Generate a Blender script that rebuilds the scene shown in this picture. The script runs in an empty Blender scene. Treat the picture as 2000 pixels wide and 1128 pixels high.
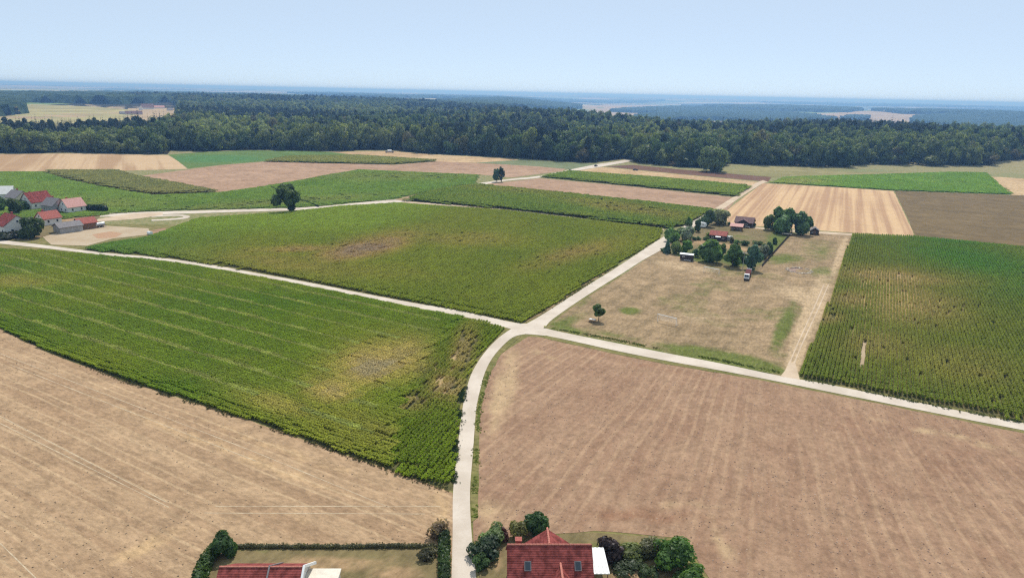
import bpy, bmesh, math, random
import numpy as np
from mathutils import Vector, Matrix
from mathutils.geometry import delaunay_2d_cdt

S = bpy.context.scene
COL = S.collection
R = math.radians
random.seed(7)
rng = np.random.default_rng(11)

# ------------------------------------------------------------------ camera
CAM_H, PITCH, ROLL, FPX = 60.0, R(15.83), R(1.2), 1351.0
cp, sp, cr, sr = math.cos(PITCH), math.sin(PITCH), math.cos(ROLL), math.sin(ROLL)
FWD = np.array([0, cp, -sp])
_r0 = np.array([1.0, 0, 0]); _u0 = np.array([0, sp, cp])
RGT = _r0 * cr + _u0 * sr
UPV = -_r0 * sr + _u0 * cr
cam_d = bpy.data.cameras.new('camera')
cam_d.sensor_width = 36.0
cam_d.lens = FPX / 2000 * 36.0
cam_d.clip_start = 0.5
cam_d.clip_end = 80000
cam = bpy.data.objects.new('camera', cam_d)
COL.objects.link(cam)
M = Matrix(((RGT[0], UPV[0], -FWD[0], 0), (RGT[1], UPV[1], -FWD[1], 0), (RGT[2], UPV[2], -FWD[2], CAM_H), (0, 0, 0, 1)))
cam.matrix_world = M
S.camera = cam

# ------------------------------------------------------------------ sky, sun, exposure
SUN_EL, SUN_AZ = R(54), R(13)
w = bpy.data.worlds.new('World')
S.world = w
w.use_nodes = True
nt = w.node_tree
bg = nt.nodes['Background']
sky = nt.nodes.new('ShaderNodeTexSky')
sky.sky_type = 'NISHITA'
sky.sun_disc = False
sky.sun_elevation = SUN_EL
sky.sun_rotation = SUN_AZ
sky.altitude = 450
sky.air_density = 0.4
sky.dust_density = 0.3
sky.ozone_density = 3.0
sky_mix = nt.nodes.new('ShaderNodeMix')          # summer haze veils the clear-air sky evenly
sky_mix.data_type = 'RGBA'
sky_mix.inputs[0].default_value = 0.62
nt.links.new(sky.outputs[0], sky_mix.inputs[6])
sky_mix.inputs[7].default_value = (8.0, 9.6, 11.0, 1)
nt.links.new(sky_mix.outputs[2], bg.inputs[0])
bg.inputs[1].default_value = 0.10
sd = bpy.data.lights.new('sun', 'SUN')
sd.energy = 4.0
sd.angle = R(0.55)
sd.color = (1.0, 0.96, 0.90)
sun = bpy.data.objects.new('sun', sd)
COL.objects.link(sun)
sdir = Vector((math.sin(SUN_AZ) * math.cos(SUN_EL), math.cos(SUN_AZ) * math.cos(SUN_EL), math.sin(SUN_EL)))
sun.rotation_euler = sdir.to_track_quat('Z', 'Y').to_euler()
sun.location = (0, 0, 300)
S.view_settings.view_transform = 'Standard'
S.view_settings.look = 'None'
S.view_settings.exposure = 0.0
S.view_settings.gamma = 1.0
S.view_settings.use_curve_mapping = False
HAZE_DENSITY = 1.65e-4
S.cycles.use_denoising = False
S.cycles.filter_width = 1.25
S.cycles.sample_clamp_indirect = 4.0


# ------------------------------------------------------------------ projection helpers
def G(px, py, z=0.0):
    """a point of the photograph (2000 px wide) back to the ground plane at height z"""
    d = FWD * FPX + RGT * (px - 1000) - UPV * (py - 564)
    t = (z - CAM_H) / d[2]
    return np.array([d[0] * t, d[1] * t, z])


def to_px(P):
    P = np.asarray(P, float)
    q = P - np.array([0, 0, CAM_H])
    zc = q @ FWD
    return 1000 + FPX * (q @ RGT) / zc, 564 - FPX * (q @ UPV) / zc


def mpp(px, py):
    """metres per photo pixel at a ground point"""
    g = G(px, py) - np.array([0, 0, CAM_H])
    return (g @ FWD) / FPX


def direction(p1, p2):
    a, b = G(*p1), G(*p2)
    return math.atan2(b[1] - a[1], b[0] - a[0])


# ------------------------------------------------------------------ numpy value noise
_perm = rng.random((256, 256))


def vnoise(x, y, scale=1.0, seed=0):
    x = np.asarray(x, float) / scale + seed * 37.7
    y = np.asarray(y, float) / scale + seed * 91.3
    xi, yi = np.floor(x).astype(int), np.floor(y).astype(int)
    fx, fy = x - xi, y - yi
    fx = fx * fx * (3 - 2 * fx); fy = fy * fy * (3 - 2 * fy)
    a = _perm[xi & 255, yi & 255]; b = _perm[(xi + 1) & 255, yi & 255]
    c = _perm[xi & 255, (yi + 1) & 255]; d = _perm[(xi + 1) & 255, (yi + 1) & 255]
    return (a * (1 - fx) + b * fx) * (1 - fy) + (c * (1 - fx) + d * fx) * fy


def fbm(x, y, scale, seed=0, octv=3):
    v = 0; a = 0.5; t = 0
    for k in range(octv):
        v = v + a * vnoise(x, y, scale / 2 ** k, seed + k); t += a; a *= 0.5
    return v / t


def inside(poly, x, y):
    poly = np.asarray(poly); r = np.zeros(x.shape, bool)
    j = len(poly) - 1
    for i in range(len(poly)):
        xi, yi = poly[i][:2]; xj, yj = poly[j][:2]
        cond = ((yi > y) != (yj > y)) & (x < (xj - xi) * (y - yi) / (yj - yi + 1e-12) + xi)
        r ^= cond; j = i
    return r


VALLEY = 48.0


def GT(px, py):
    """the point of the rolling ground seen at a photo pixel"""
    z = 0.0
    for _ in range(30):
        g = G(px, py, z); z = 0.5 * z + 0.5 * float(terrain(g[0], g[1]))
    return G(px, py, z)


def terrain(x, y):
    """flat farmland, low wooded hills beyond it"""
    x = np.asarray(x, float); y = np.asarray(y, float)
    r = np.hypot(x, y)
    def hill(px, dist, sx, sy, h):
        az = math.atan((px - 1000) / FPX); cx, cy = dist * math.sin(az), dist * math.cos(az)
        dx, dy = x - cx, y - cy
        u = dx * math.cos(az) - dy * math.sin(az); v = dx * math.sin(az) + dy * math.cos(az)
        return h * np.exp(-(u / sx) ** 2 - (v / sy) ** 2)
    z = hill(1040, 1230, 150, 260, 11) + hill(1720, 1020, 190, 160, 10) + hill(560, 2300, 600, 500, 12) + hill(250, 3000, 900, 600, 10)
    z = z + hill(980, 5000, 800, 700, 12) + hill(1500, 6200, 1100, 900, 36) + hill(1880, 5200, 900, 800, 40) + hill(300, 6500, 1500, 900, 10)
    sm = lambda v, a, b: (lambda t: t * t * (3 - 2 * t))(np.clip((v - a) / (b - a), 0, 1))
    azp = 1000 + FPX * np.tan(np.clip(np.arctan2(x, np.maximum(y, 1e-3)), -1.4, 1.4))
    z = z - VALLEY * sm(azp, 950, 1180) * sm(r, 1450, 2300) * (1 - sm(r, 9000, 16000))
    rel = np.clip((r - 5000) / 6000, 0, 1)
    z = z + rel * (fbm(x, y, 3500, 5) - 0.45) * 55
    return z * np.clip((r - 700) / 200, 0, 1)


# ------------------------------------------------------------------ materials
def new_mat(name):
    m = bpy.data.materials.new(name); m.use_nodes = True
    n = m.node_tree; b = n.nodes['Principled BSDF']
    b.inputs['Roughness'].default_value = 0.85
    b.inputs['Specular IOR Level'].default_value = 0.2
    return m, n, b


class N:
    """small node helper"""
    def __init__(s, tree): s.t = tree
    def node(s, typ, **kw):
        n = s.t.nodes.new(typ)
        for k, v in kw.items(): setattr(n, k, v)
        return n
    def link(s, a, b): s.t.links.new(a, b)
    def put(s, sock, v):
        if hasattr(v, 'is_output') or isinstance(v, bpy.types.NodeSocket): s.link(v, sock)
        else: sock.default_value = v
    def math(s, op, a, b=0.0, c=0.0):
        n = s.node('ShaderNodeMath', operation=op)
        s.put(n.inputs[0], a); s.put(n.inputs[1], b); s.put(n.inputs[2], c)
        return n.outputs[0]
    def mix(s, f, a, b, mode='MIX'):
        n = s.node('ShaderNodeMix', data_type='RGBA', blend_type=mode)
        s.put(n.inputs[0], f)
        s.put(n.inputs[6], (*a, 1) if isinstance(a, tuple) and len(a) == 3 else a)
        s.put(n.inputs[7], (*b, 1) if isinstance(b, tuple) and len(b) == 3 else b)
        return n.outputs[2]
    def ramp(s, v, lo, hi, a=0.0, b=1.0):
        n = s.node('ShaderNodeMapRange', interpolation_type='SMOOTHSTEP')
        s.put(n.inputs[0], v); n.inputs[1].default_value = lo; n.inputs[2].default_value = hi
        n.inputs[3].default_value = a; n.inputs[4].default_value = b
        return n.outputs[0]
    def noise(s, vec, scale, detail=3.0, rough=0.55):
        n = s.node('ShaderNodeTexNoise')
        s.link(vec, n.inputs['Vector']); n.inputs['Scale'].default_value = scale
        n.inputs['Detail'].default_value = detail; n.inputs['Roughness'].default_value = rough
        return n.outputs[0]
    def pos(s): return s.node('ShaderNodeNewGeometry').outputs['Position']
    def attr(s, name, typ='GEOMETRY'):
        n = s.node('ShaderNodeAttribute', attribute_type=typ); n.attribute_name = name
        return n
    def rowspace(s, ang, kx, ky, polar=None):
        """position turned so that x runs along the rows (scale kx) and y across them (scale ky)"""
        if polar is not None:
            sep = s.node('ShaderNodeSeparateXYZ'); s.link(s.pos(), sep.inputs[0])
            dx = s.math('SUBTRACT', sep.outputs[0], polar[0]); dy = s.math('SUBTRACT', sep.outputs[1], polar[1])
            an = s.math('MULTIPLY', s.math('ARCTAN2', dx, s.math('MULTIPLY', dy, -1.0)), polar[2] * ky)
            ln = s.math('MULTIPLY', s.math('SQRT', s.math('ADD', s.math('MULTIPLY', dx, dx), s.math('MULTIPLY', dy, dy))), kx)
            cb = s.node('ShaderNodeCombineXYZ'); s.link(ln, cb.inputs[0]); s.link(an, cb.inputs[1])
            return cb.outputs[0]
        m1 = s.node('ShaderNodeMapping'); s.link(s.pos(), m1.inputs[0]); m1.inputs[2].default_value = (0, 0, -ang)
        m2 = s.node('ShaderNodeMapping'); s.link(m1.outputs[0], m2.inputs[0]); m2.inputs[3].default_value = (kx, ky, 1)
        return m2.outputs[0]


def plain(name, col, rough=0.8, spec=0.2, vary=0.12, scale=1.5, metallic=0.0):
    m, n, b = new_mat(name); h = N(n)
    tc = h.node('ShaderNodeTexCoord')
    f = h.noise(tc.outputs['Object'], scale, 4)
    d = tuple(c * (1 - vary * 1.6) for c in col); l = tuple(min(1, c * (1 + vary)) for c in col)
    h.put(b.inputs['Base Color'], h.mix(h.ramp(f, 0.3, 0.7), d, l))
    b.inputs['Roughness'].default_value = rough; b.inputs['Specular IOR Level'].default_value = spec
    b.inputs['Metallic'].default_value = metallic
    return m


ALB = (0.83, 0.775, 0.68)


def field_mat(name, c1, c2, ang=0.0, across=0.6, along=0.02, cpatch=None, cpatch2=None, dark=(0.1, 0.07, 0.05), speck=0.35,
              light=None, lspeck=0.3, fine=1.6, bump=0.5, polar=None, contrast=(0.40, 0.60), mottle=0.3, broad=0.06, grain=0.28, tracks=None, ctrack=None):
    m, n, b = new_mat(name); h = N(n)
    P = h.pos()
    alb = lambda c: None if c is None else (c[0] * ALB[0], c[1] * ALB[1], c[2] * ALB[2])
    c1, c2, cpatch, cpatch2, dark, light = map(alb, (c1, c2, cpatch, cpatch2, dark, light))
    st = h.noise(h.rowspace(ang, along, across, polar), 1.0, 3, 0.6)
    st2 = h.noise(h.rowspace(ang, along * 2.2, across * 0.22, polar), 1.0, 2, 0.5)
    f = h.ramp(h.math('ADD', h.math('MULTIPLY', st, 0.6), h.math('MULTIPLY', st2, 0.4)), *contrast)
    big = h.noise(P, broad, 3)
    f = h.math('ADD', h.math('MULTIPLY', f, 1 - mottle), h.math('MULTIPLY', h.ramp(big, 0.3, 0.7), mottle))
    col = h.mix(f, c1, c2)
    if cpatch:
        a = h.attr('patch').outputs['Fac']
        k = h.ramp(h.math('ADD', a, h.math('MULTIPLY', h.math('SUBTRACT', h.noise(P, 0.25, 5), 0.5), 0.7)), 0.25, 0.75)
        col = h.mix(k, col, cpatch)
    if cpatch2:
        a = h.attr('patch2').outputs['Fac']
        k = h.ramp(h.math('ADD', a, h.math('MULTIPLY', h.math('SUBTRACT', h.noise(P, 0.3, 5), 0.5), 0.7)), 0.25, 0.75)
        col = h.mix(k, col, cpatch2)
    if tracks:                                        # wheel tracks: (spacing, half gauge, half width, strength)
        sx = h.node('ShaderNodeSeparateXYZ'); h.link(h.rowspace(ang, 1.0, 1.0, polar), sx.inputs[0])
        wob = h.math('MULTIPLY', h.math('SUBTRACT', h.noise(P, 0.025, 2), 0.5), 2.4)
        fr = h.math('FRACT', h.math('DIVIDE', h.math('ADD', sx.outputs[1], wob), tracks[0]))
        dist = h.math('MULTIPLY', h.math('ABSOLUTE', h.math('SUBTRACT', fr, 0.5)), tracks[0])
        tk = h.ramp(h.math('ABSOLUTE', h.math('SUBTRACT', dist, tracks[1])), tracks[2], tracks[2] * 2.4, 1.0, 0.0)
        tk = h.math('MULTIPLY', tk, h.ramp(h.noise(h.rowspace(ang, 0.02, 0.12, polar), 1.0, 3), 0.38, 0.6, 0.15, 1.0))
        col = h.mix(h.math('MULTIPLY', tk, tracks[3]), col, alb(ctrack))
    fn = h.noise(P, fine, 5, 0.7)
    col = h.mix(h.math('MULTIPLY', h.ramp(fn, 0.57, 0.72), speck), col, dark)
    if light:
        ln = h.noise(h.rowspace(ang, fine * 0.35, fine * 1.3, polar), 1.0, 4, 0.7)
        col = h.mix(h.math('MULTIPLY', h.ramp(ln, 0.55, 0.72), lspeck), col, light)
    gr = h.math('ADD', h.math('MULTIPLY', h.noise(h.rowspace(ang, fine * 0.45, fine * 0.9, polar), 1.0, 5, 0.75), 1.3), h.math('MULTIPLY', h.noise(P, fine * 0.16, 3, 0.6), 0.6))
    gk = h.ramp(gr, 0.62, 1.25, 1 - grain, 1 + grain)
    cb = h.node('ShaderNodeCombineColor')
    for i in range(3): h.link(gk, cb.inputs[i])
    col = h.mix(1.0, col, cb.outputs[0], 'MULTIPLY')
    h.put(b.inputs['Base Color'], col)
    b.inputs['Roughness'].default_value = 0.95; b.inputs['Specular IOR Level'].default_value = 0.08
    bp = h.node('ShaderNodeBump'); bp.inputs['Strength'].default_value = bump; bp.inputs['Distance'].default_value = 0.25
    h.link(h.math('ADD', fn, h.math('MULTIPLY', st, 0.8)), bp.inputs['Height']); h.link(bp.outputs[0], b.inputs['Normal'])
    return m


def leaf_mat(name, trans=0.28, vary=0.3, nscale=0.35, default=None, gloss=0.015):
    """leaf colour comes from the colour of each plant, broken up a little in space"""
    m = bpy.data.materials.new(name); m.use_nodes = True; n = m.node_tree; h = N(n)
    n.nodes.remove(n.nodes['Principled BSDF']); out = n.nodes['Material Output']
    if default: c = None; base = (*default, 1)
    else: base = h.attr('leaf_colour', 'INSTANCER').outputs['Color']
    f = h.noise(h.pos(), nscale, 3)
    k = h.ramp(f, 0.3, 0.7, 1 - vary, 1 + vary)
    vm = h.node('ShaderNodeMix', data_type='RGBA', blend_type='MULTIPLY'); vm.inputs[0].default_value = 1
    h.put(vm.inputs[6], base)
    cb = h.node('ShaderNodeCombineColor')
    for i in range(3): h.link(k, cb.inputs[i])
    h.link(cb.outputs[0], vm.inputs[7])
    d = h.node('ShaderNodeBsdfDiffuse'); h.link(vm.outputs[2], d.inputs[0])
    t = h.node('ShaderNodeBsdfTranslucent')
    tm = h.mix(1.0, vm.outputs[2], (1.25, 1.3, 0.7), 'MULTIPLY'); h.link(tm, t.inputs[0])
    g = h.node('ShaderNodeBsdfGlossy'); g.inputs['Roughness'].default_value = 0.45; g.inputs[0].default_value = (1, 1, 1, 1)
    m1 = h.node('ShaderNodeMixShader'); m1.inputs[0].default_value = trans
    h.link(d.outputs[0], m1.inputs[1]); h.link(t.outputs[0], m1.inputs[2])
    m2 = h.node('ShaderNodeMixShader'); m2.inputs[0].default_value = gloss
    h.link(m1.outputs[0], m2.inputs[1]); h.link(g.outputs[0], m2.inputs[2])
    h.link(m2.outputs[0], out.inputs[0])
    return m


def road_mat(name, c1, c2, edge=(0.4, 0.33, 0.24)):
    m, n, b = new_mat(name); h = N(n); P = h.pos()
    f = h.ramp(h.noise(P, 0.12, 5, 0.65), 0.35, 0.65)
    col = h.mix(f, c1, c2)
    col = h.mix(h.math('MULTIPLY', h.ramp(h.noise(P, 1.2, 5, 0.7), 0.52, 0.75), 0.35), col, edge)
    col = h.mix(1.0, col, (0.90, 0.86, 0.80), 'MULTIPLY')
    h.put(b.inputs['Base Color'], col); b.inputs['Roughness'].default_value = 0.9
    bp = h.node('ShaderNodeBump'); bp.inputs['Strength'].default_value = 0.2; bp.inputs['Distance'].default_value = 0.05
    h.link(h.noise(P, 6, 4), bp.inputs['Height']); h.link(bp.outputs[0], b.inputs['Normal'])
    return m


# ------------------------------------------------------------------ mesh helpers
class MB:
    def __init__(s): s.v = []; s.f = []; s.mi = []
    def add(s, vs, fs, mi=0):
        o = len(s.v); s.v += [tuple(map(float, p)) for p in vs]; s.f += [tuple(i + o for i in f) for f in fs]; s.mi += [mi] * len(fs)
    def box(s, x0, x1, y0, y1, z0, z1, mi=0):
        s.add([(x0, y0, z0), (x1, y0, z0), (x1, y1, z0), (x0, y1, z0), (x0, y0, z1), (x1, y0, z1), (x1, y1, z1), (x0, y1, z1)],
              [(0, 3, 2, 1), (4, 5, 6, 7), (0, 1, 5, 4), (1, 2, 6, 5), (2, 3, 7, 6), (3, 0, 4, 7)], mi)
    def tube(s, a, b, r0, r1=None, n=7, mi=0, cap=True):
        r1 = r0 if r1 is None else r1
        a = Vector(a); b = Vector(b); d = (b - a).normalized()
        u = d.orthogonal().normalized(); w_ = d.cross(u)
        vs = [a + (u * math.cos(2 * math.pi * i / n) + w_ * math.sin(2 * math.pi * i / n)) * r0 for i in range(n)]
        vs += [b + (u * math.cos(2 * math.pi * i / n) + w_ * math.sin(2 * math.pi * i / n)) * r1 for i in range(n)]
        fs = [(i, (i + 1) % n, n + (i + 1) % n, n + i) for i in range(n)]
        if cap: fs += [tuple(range(n - 1, -1, -1)), tuple(range(n, 2 * n))]
        s.add(vs, fs, mi)
    def prism(s, prof, y0, y1, mi=0):
        """profile of (x, z) pulled along y"""
        n = len(prof)
        s.add([(x, y0, z) for x, z in prof] + [(x, y1, z) for x, z in prof],
              [tuple(range(n)), tuple(range(2 * n - 1, n - 1, -1))] + [((i + 1) % n, i, n + i, n + (i + 1) % n) for i in range(n)], mi)
    def mesh(s, name, mats):
        me = bpy.data.meshes.new(name); me.from_pydata(s.v, [], s.f)
        for m in mats: me.materials.append(m)
        if len(mats) > 1: me.polygons.foreach_set('material_index', s.mi)
        me.update()
        bm = bmesh.new(); bm.from_mesh(me); bmesh.ops.recalc_face_normals(bm, faces=bm.faces); bm.to_mesh(me); bm.free()
        return me
    def build(s, name, mats, parent=None, loc=(0, 0, 0), rotz=0):
        if not isinstance(mats, (list, tuple)): mats = [mats]
        return put(name, s.mesh(name, mats), parent, loc, rotz)


def put(name, me, parent=None, loc=(0, 0, 0), rotz=0):
    o = bpy.data.objects.new(name, me); COL.objects.link(o)
    o.location = loc; o.rotation_euler = (0, 0, rotz)
    if parent: o.parent = parent
    return o


def tag(o, label, cat, group=None):
    o['label'] = label; o['category'] = cat
    if group: o['group'] = group
    return o


def thing(name, label, cat, loc, rotz=0, group=None):
    o = bpy.data.objects.new(name, None); COL.objects.link(o); o.empty_display_size = 0.5
    o.location = tuple(map(float, loc)); o.rotation_euler = (0, 0, rotz)
    return tag(o, label, cat, group)


def copy_thing(src, loc, rotz, label, group=None, scale=None):
    r = src.copy(); COL.objects.link(r); r.location = tuple(map(float, loc)); r.rotation_euler = (0, 0, rotz); r['label'] = label
    if scale is not None: r.scale = scale
    if group: r['group'] = group
    for ch in src.children:
        c = ch.copy(); COL.objects.link(c); c.parent = r
        for g in ch.children:
            d = g.copy(); COL.objects.link(d); d.parent = c
    return r


_layer = [0]


def smooth_line(pts, per=6):
    P = [np.array(p, float) for p in pts]; P = [2 * P[0] - P[1]] + P + [2 * P[-1] - P[-2]]
    out = []
    for i in range(1, len(P) - 2):
        for k in range(per):
            t = k / per
            out.append(0.5 * (2 * P[i] + (P[i + 1] - P[i - 1]) * t + (2 * P[i - 1] - 5 * P[i] + 4 * P[i + 1] - P[i + 2]) * t * t + (3 * P[i] - P[i - 1] - 3 * P[i + 1] + P[i + 2]) * t ** 3))
    out.append(P[-2]); return out


def gauss(px, py, blobs):
    v = np.zeros_like(px)
    for cx, cy, sx, sy, an, k in blobs:
        c, s_ = math.cos(R(an)), math.sin(R(an))
        u = ((px - cx) * c + (py - cy) * s_) / sx; t = (-(px - cx) * s_ + (py - cy) * c) / sy
        v = np.maximum(v, k * np.exp(-(u * u + t * t)))
    return v


def sheet(name, poly, mat, res=None, jit=0.35, mott=0.0, p1=None, p2=None, world=False, zf=None, kind='structure', lift=None, edge=None):
    """one flat piece of ground: outline, inner grid, soft patch weights on its points"""
    W = [np.array(p[:2], float) if world else G(*p)[:2] for p in poly]
    out = []
    for i in range(len(W)):
        a, b = W[i], W[(i + 1) % len(W)]
        L = np.linalg.norm(b - a); step = edge or max(1.5, 0.008 * np.linalg.norm((a + b) / 2)); n = max(1, int(L / step))
        nrm = np.array([-(b - a)[1], (b - a)[0]]) / max(L, 1e-6)
        for k in range(n):
            q = a + (b - a) * k / n
            if jit: q = q + nrm * (fbm(q[0], q[1], step * 2.5, 3) - 0.5) * 2 * jit * min(1, min(k, n - k) * 0.6)
            out.append(q)
    out = np.array(out)
    nb = len(out); pts = [Vector(p) for p in out]
    if res:
        x0, y0 = out.min(0); x1, y1 = out.max(0)
        gx, gy = np.meshgrid(np.arange(x0, x1, res), np.arange(y0, y1, res))
        gx = gx.ravel() + rng.uniform(-.25, .25, gx.size) * res; gy = gy.ravel() + rng.uniform(-.25, .25, gy.size) * res
        k = inside(out, gx, gy)
        pts += [Vector((a, b)) for a, b in zip(gx[k], gy[k])]
    vs, es, fs, *_ = delaunay_2d_cdt(pts, [], [list(range(nb))], 1, 1e-4)
    _layer[0] += 1
    z = (0.02 + 0.0012 * _layer[0]) if lift is None else lift
    co = np.array([(v.x, v.y, z) for v in vs])
    if zf is not None: co[:, 2] += zf(co[:, 0], co[:, 1])
    me = bpy.data.meshes.new(name); me.from_pydata(co.tolist(), [], [tuple(f) for f in fs]); me.materials.append(mat)
    bm = bmesh.new(); bm.from_mesh(me)
    for f in bm.faces:
        if f.normal.z < 0: f.normal_flip()
    bm.to_mesh(me); bm.free()
    if p1 or p2:
        px, py = to_px(co)
        for nm, bl in (('patch', p1), ('patch2', p2)):
            if bl:
                v = gauss(px, py, bl)
                if mott and nm == 'patch': v = np.maximum(v, mott * np.clip((fbm(co[:, 0], co[:, 1], 16, 41) - .5) * 6, 0, 1))
                at = me.attributes.new(nm, 'FLOAT', 'POINT'); at.data.foreach_set('value', v.astype(np.float32))
    o = put(name, me); o['kind'] = kind
    return o


def scatter(name, co, idx, rot, scl, col, protos, label=None):
    """plants nobody could count: one object that places copies of a few plant meshes on points"""
    me = bpy.data.meshes.new(name); me.vertices.add(len(co)); me.vertices.foreach_set('co', np.asarray(co, np.float32).ravel())
    for nm, typ, arr, key in (('idx', 'INT', idx, 'value'), ('rotz', 'FLOAT', rot, 'value'), ('size', 'FLOAT_VECTOR', scl, 'vector'), ('leaf_colour', 'FLOAT_COLOR', col, 'color')):
        a = me.attributes.new(nm, typ, 'POINT'); a.data.foreach_set(key, np.asarray(arr, np.int32 if typ == 'INT' else np.float32).ravel())
    o = put(name, me); o['kind'] = 'stuff'
    if label: o['label'] = label
    c = bpy.data.collections.new(name + '_plants')
    for k, m in enumerate(protos):
        p = bpy.data.objects.new('plant_%02d_%s' % (k, name), m); c.objects.link(p)
    g = bpy.data.node_groups.new(name, 'GeometryNodeTree')
    g.interface.new_socket('Geometry', in_out='INPUT', socket_type='NodeSocketGeometry')
    g.interface.new_socket('Geometry', in_out='OUTPUT', socket_type='NodeSocketGeometry')
    gi = g.nodes.new('NodeGroupInput'); go = g.nodes.new('NodeGroupOutput')
    ip = g.nodes.new('GeometryNodeInstanceOnPoints'); ci = g.nodes.new('GeometryNodeCollectionInfo')
    ci.inputs['Collection'].default_value = c; ci.inputs['Separate Children'].default_value = True; ci.inputs['Reset Children'].default_value = True
    ip.inputs['Pick Instance'].default_value = True
    def named(nm, typ):
        q = g.nodes.new('GeometryNodeInputNamedAttribute'); q.data_type = typ; q.inputs[0].default_value = nm
        return q.outputs[0]
    cx = g.nodes.new('ShaderNodeCombineXYZ')
    g.links.new(gi.outputs[0], ip.inputs['Points']); g.links.new(ci.outputs[0], ip.inputs['Instance'])
    g.links.new(named('idx', 'INT'), ip.inputs['Instance Index'])
    g.links.new(named('rotz', 'FLOAT'), cx.inputs[2]); g.links.new(cx.outputs[0], ip.inputs['Rotation'])
    g.links.new(named('size', 'FLOAT_VECTOR'), ip.inputs['Scale'])
    g.links.new(ip.outputs[0], go.inputs[0])
    md = o.modifiers.new('scatter', 'NODES'); md.node_group = g
    return o


def raw_mesh(name, V, F, mats, mi=None):
    me = bpy.data.meshes.new(name); me.from_pydata(np.asarray(V).tolist(), [], [tuple(f) for f in F])
    for m in mats: me.materials.append(m)
    if mi is not None: me.polygons.foreach_set('material_index', np.asarray(mi, np.int32))
    me.update(); return me


# ------------------------------------------------------------------ plants: meshes
M_LEAF = leaf_mat('tree_leaves', 0.5, 0.35, 0.35)
M_CROP = leaf_mat('crop_leaves', 0.5, 0.30, 2.6, gloss=0.0)
M_BARK = plain('bark', (0.09, 0.07, 0.055), 0.95, 0.05, 0.25, 3)
M_TASSEL = plain('maize_tassel', (0.42, 0.36, 0.2), 0.9, 0.1)

_ICO = None


def ico():
    global _ICO
    if _ICO is None:
        bm = bmesh.new(); bmesh.ops.create_icosphere(bm, subdivisions=2, radius=1)
        bm.verts.ensure_lookup_table()
        _ICO = (np.array([v.co[:] for v in bm.verts]), [tuple(v.index for v in f.verts) for f in bm.faces]); bm.free()
    return _ICO


def leaf_quads(C, Nn, size, rg):
    """one bent leaf clump face (two triangles sharing a fold) at every point C, facing roughly Nn"""
    n = len(C)
    t = np.cross(Nn, rg.normal(size=(n, 3))); t /= np.linalg.norm(t, axis=1)[:, None] + 1e-9
    b = np.cross(Nn, t)
    s = size * rg.uniform(.55, 1.35, (n, 1)); el = rg.uniform(.6, 1.0, (n, 1))
    fold = Nn * s * rg.uniform(-.35, .35, (n, 1))
    V = np.stack([C - t * s, C - b * s * el + fold, C + t * s, C + b * s * el + fold * 0.4], 1).reshape(-1, 3)
    F = [(4 * i, 4 * i + 1, 4 * i + 2, 4 * i + 3) for i in range(n)]
    return V, F


def crown_mesh(name, seed, rx, rz, zc, lobes=14, leaves=900, leaf=0.5, shape='round', core=0.8, lobe_r=(.32, .5), flat=0.0):
    rg = np.random.default_rng(seed)
    V = []; F = []; o = 0
    cs = []
    for k in range(lobes):
        d = rg.normal(size=3); d /= np.linalg.norm(d)
        rr = rg.uniform(.35, .78) if k else 0
        q = d * rr
        if shape == 'oval': q[2] *= 1.0; taper = 1.0 - 0.45 * max(0, q[2]) - 0.15 * max(0, -q[2])
        elif shape == 'cone': taper = 0.95 - 0.75 * (q[2] * .5 + .5)
        else: taper = 1.0 - 0.25 * max(0, -q[2])
        lr = rg.uniform(*lobe_r) * (0.75 if shape == 'cone' else 1) * (0.6 + 0.4 * taper)
        cs.append((np.array([q[0] * rx * taper, q[1] * rx * taper, zc + q[2] * rz]), lr * rx, lr * (rx + rz) / 2))
    iv, if_ = ico()
    for c, r_, rzz in cs:
        v = iv * rg.uniform(.8, 1.15, (len(iv), 1)) * np.array([r_, r_, rzz]) * core + c
        V.append(v); F += [tuple(i + o for i in f) for f in if_]; o += len(v)
    wts = np.array([c[1] for c in cs]) ** 2; wts /= wts.sum()
    who = rg.choice(len(cs), leaves, p=wts)
    d = rg.normal(size=(leaves, 3)); d[:, 2] += 0.15; d /= np.linalg.norm(d, axis=1)[:, None]
    C = np.array([cs[i][0] for i in who]) + d * np.array([[cs[i][1], cs[i][1], cs[i][2]] for i in who]) * rg.uniform(.82, 1.15, (leaves, 1))
    nn = d + rg.normal(size=(leaves, 3)) * 0.30; nn[:, 2] += 0.10; nn /= np.linalg.norm(nn, axis=1)[:, None]
    v, f = leaf_quads(C, nn, leaf, rg)
    V.append(v); F += [tuple(i + o for i in q) for q in f]
    V = np.vstack(V)
    q = np.percentile(V[:, 2], [1, 99]); V[:, 2] = zc - rz + (V[:, 2] - q[0]) * (2 * rz / (q[1] - q[0]))
    for i in (0, 1):
        q = np.percentile(V[:, i], [1, 99]); V[:, i] = (V[:, i] - q.mean()) * (2 * rx / (q[1] - q[0]))
    return raw_mesh(name, V, F, [M_LEAF])


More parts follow.
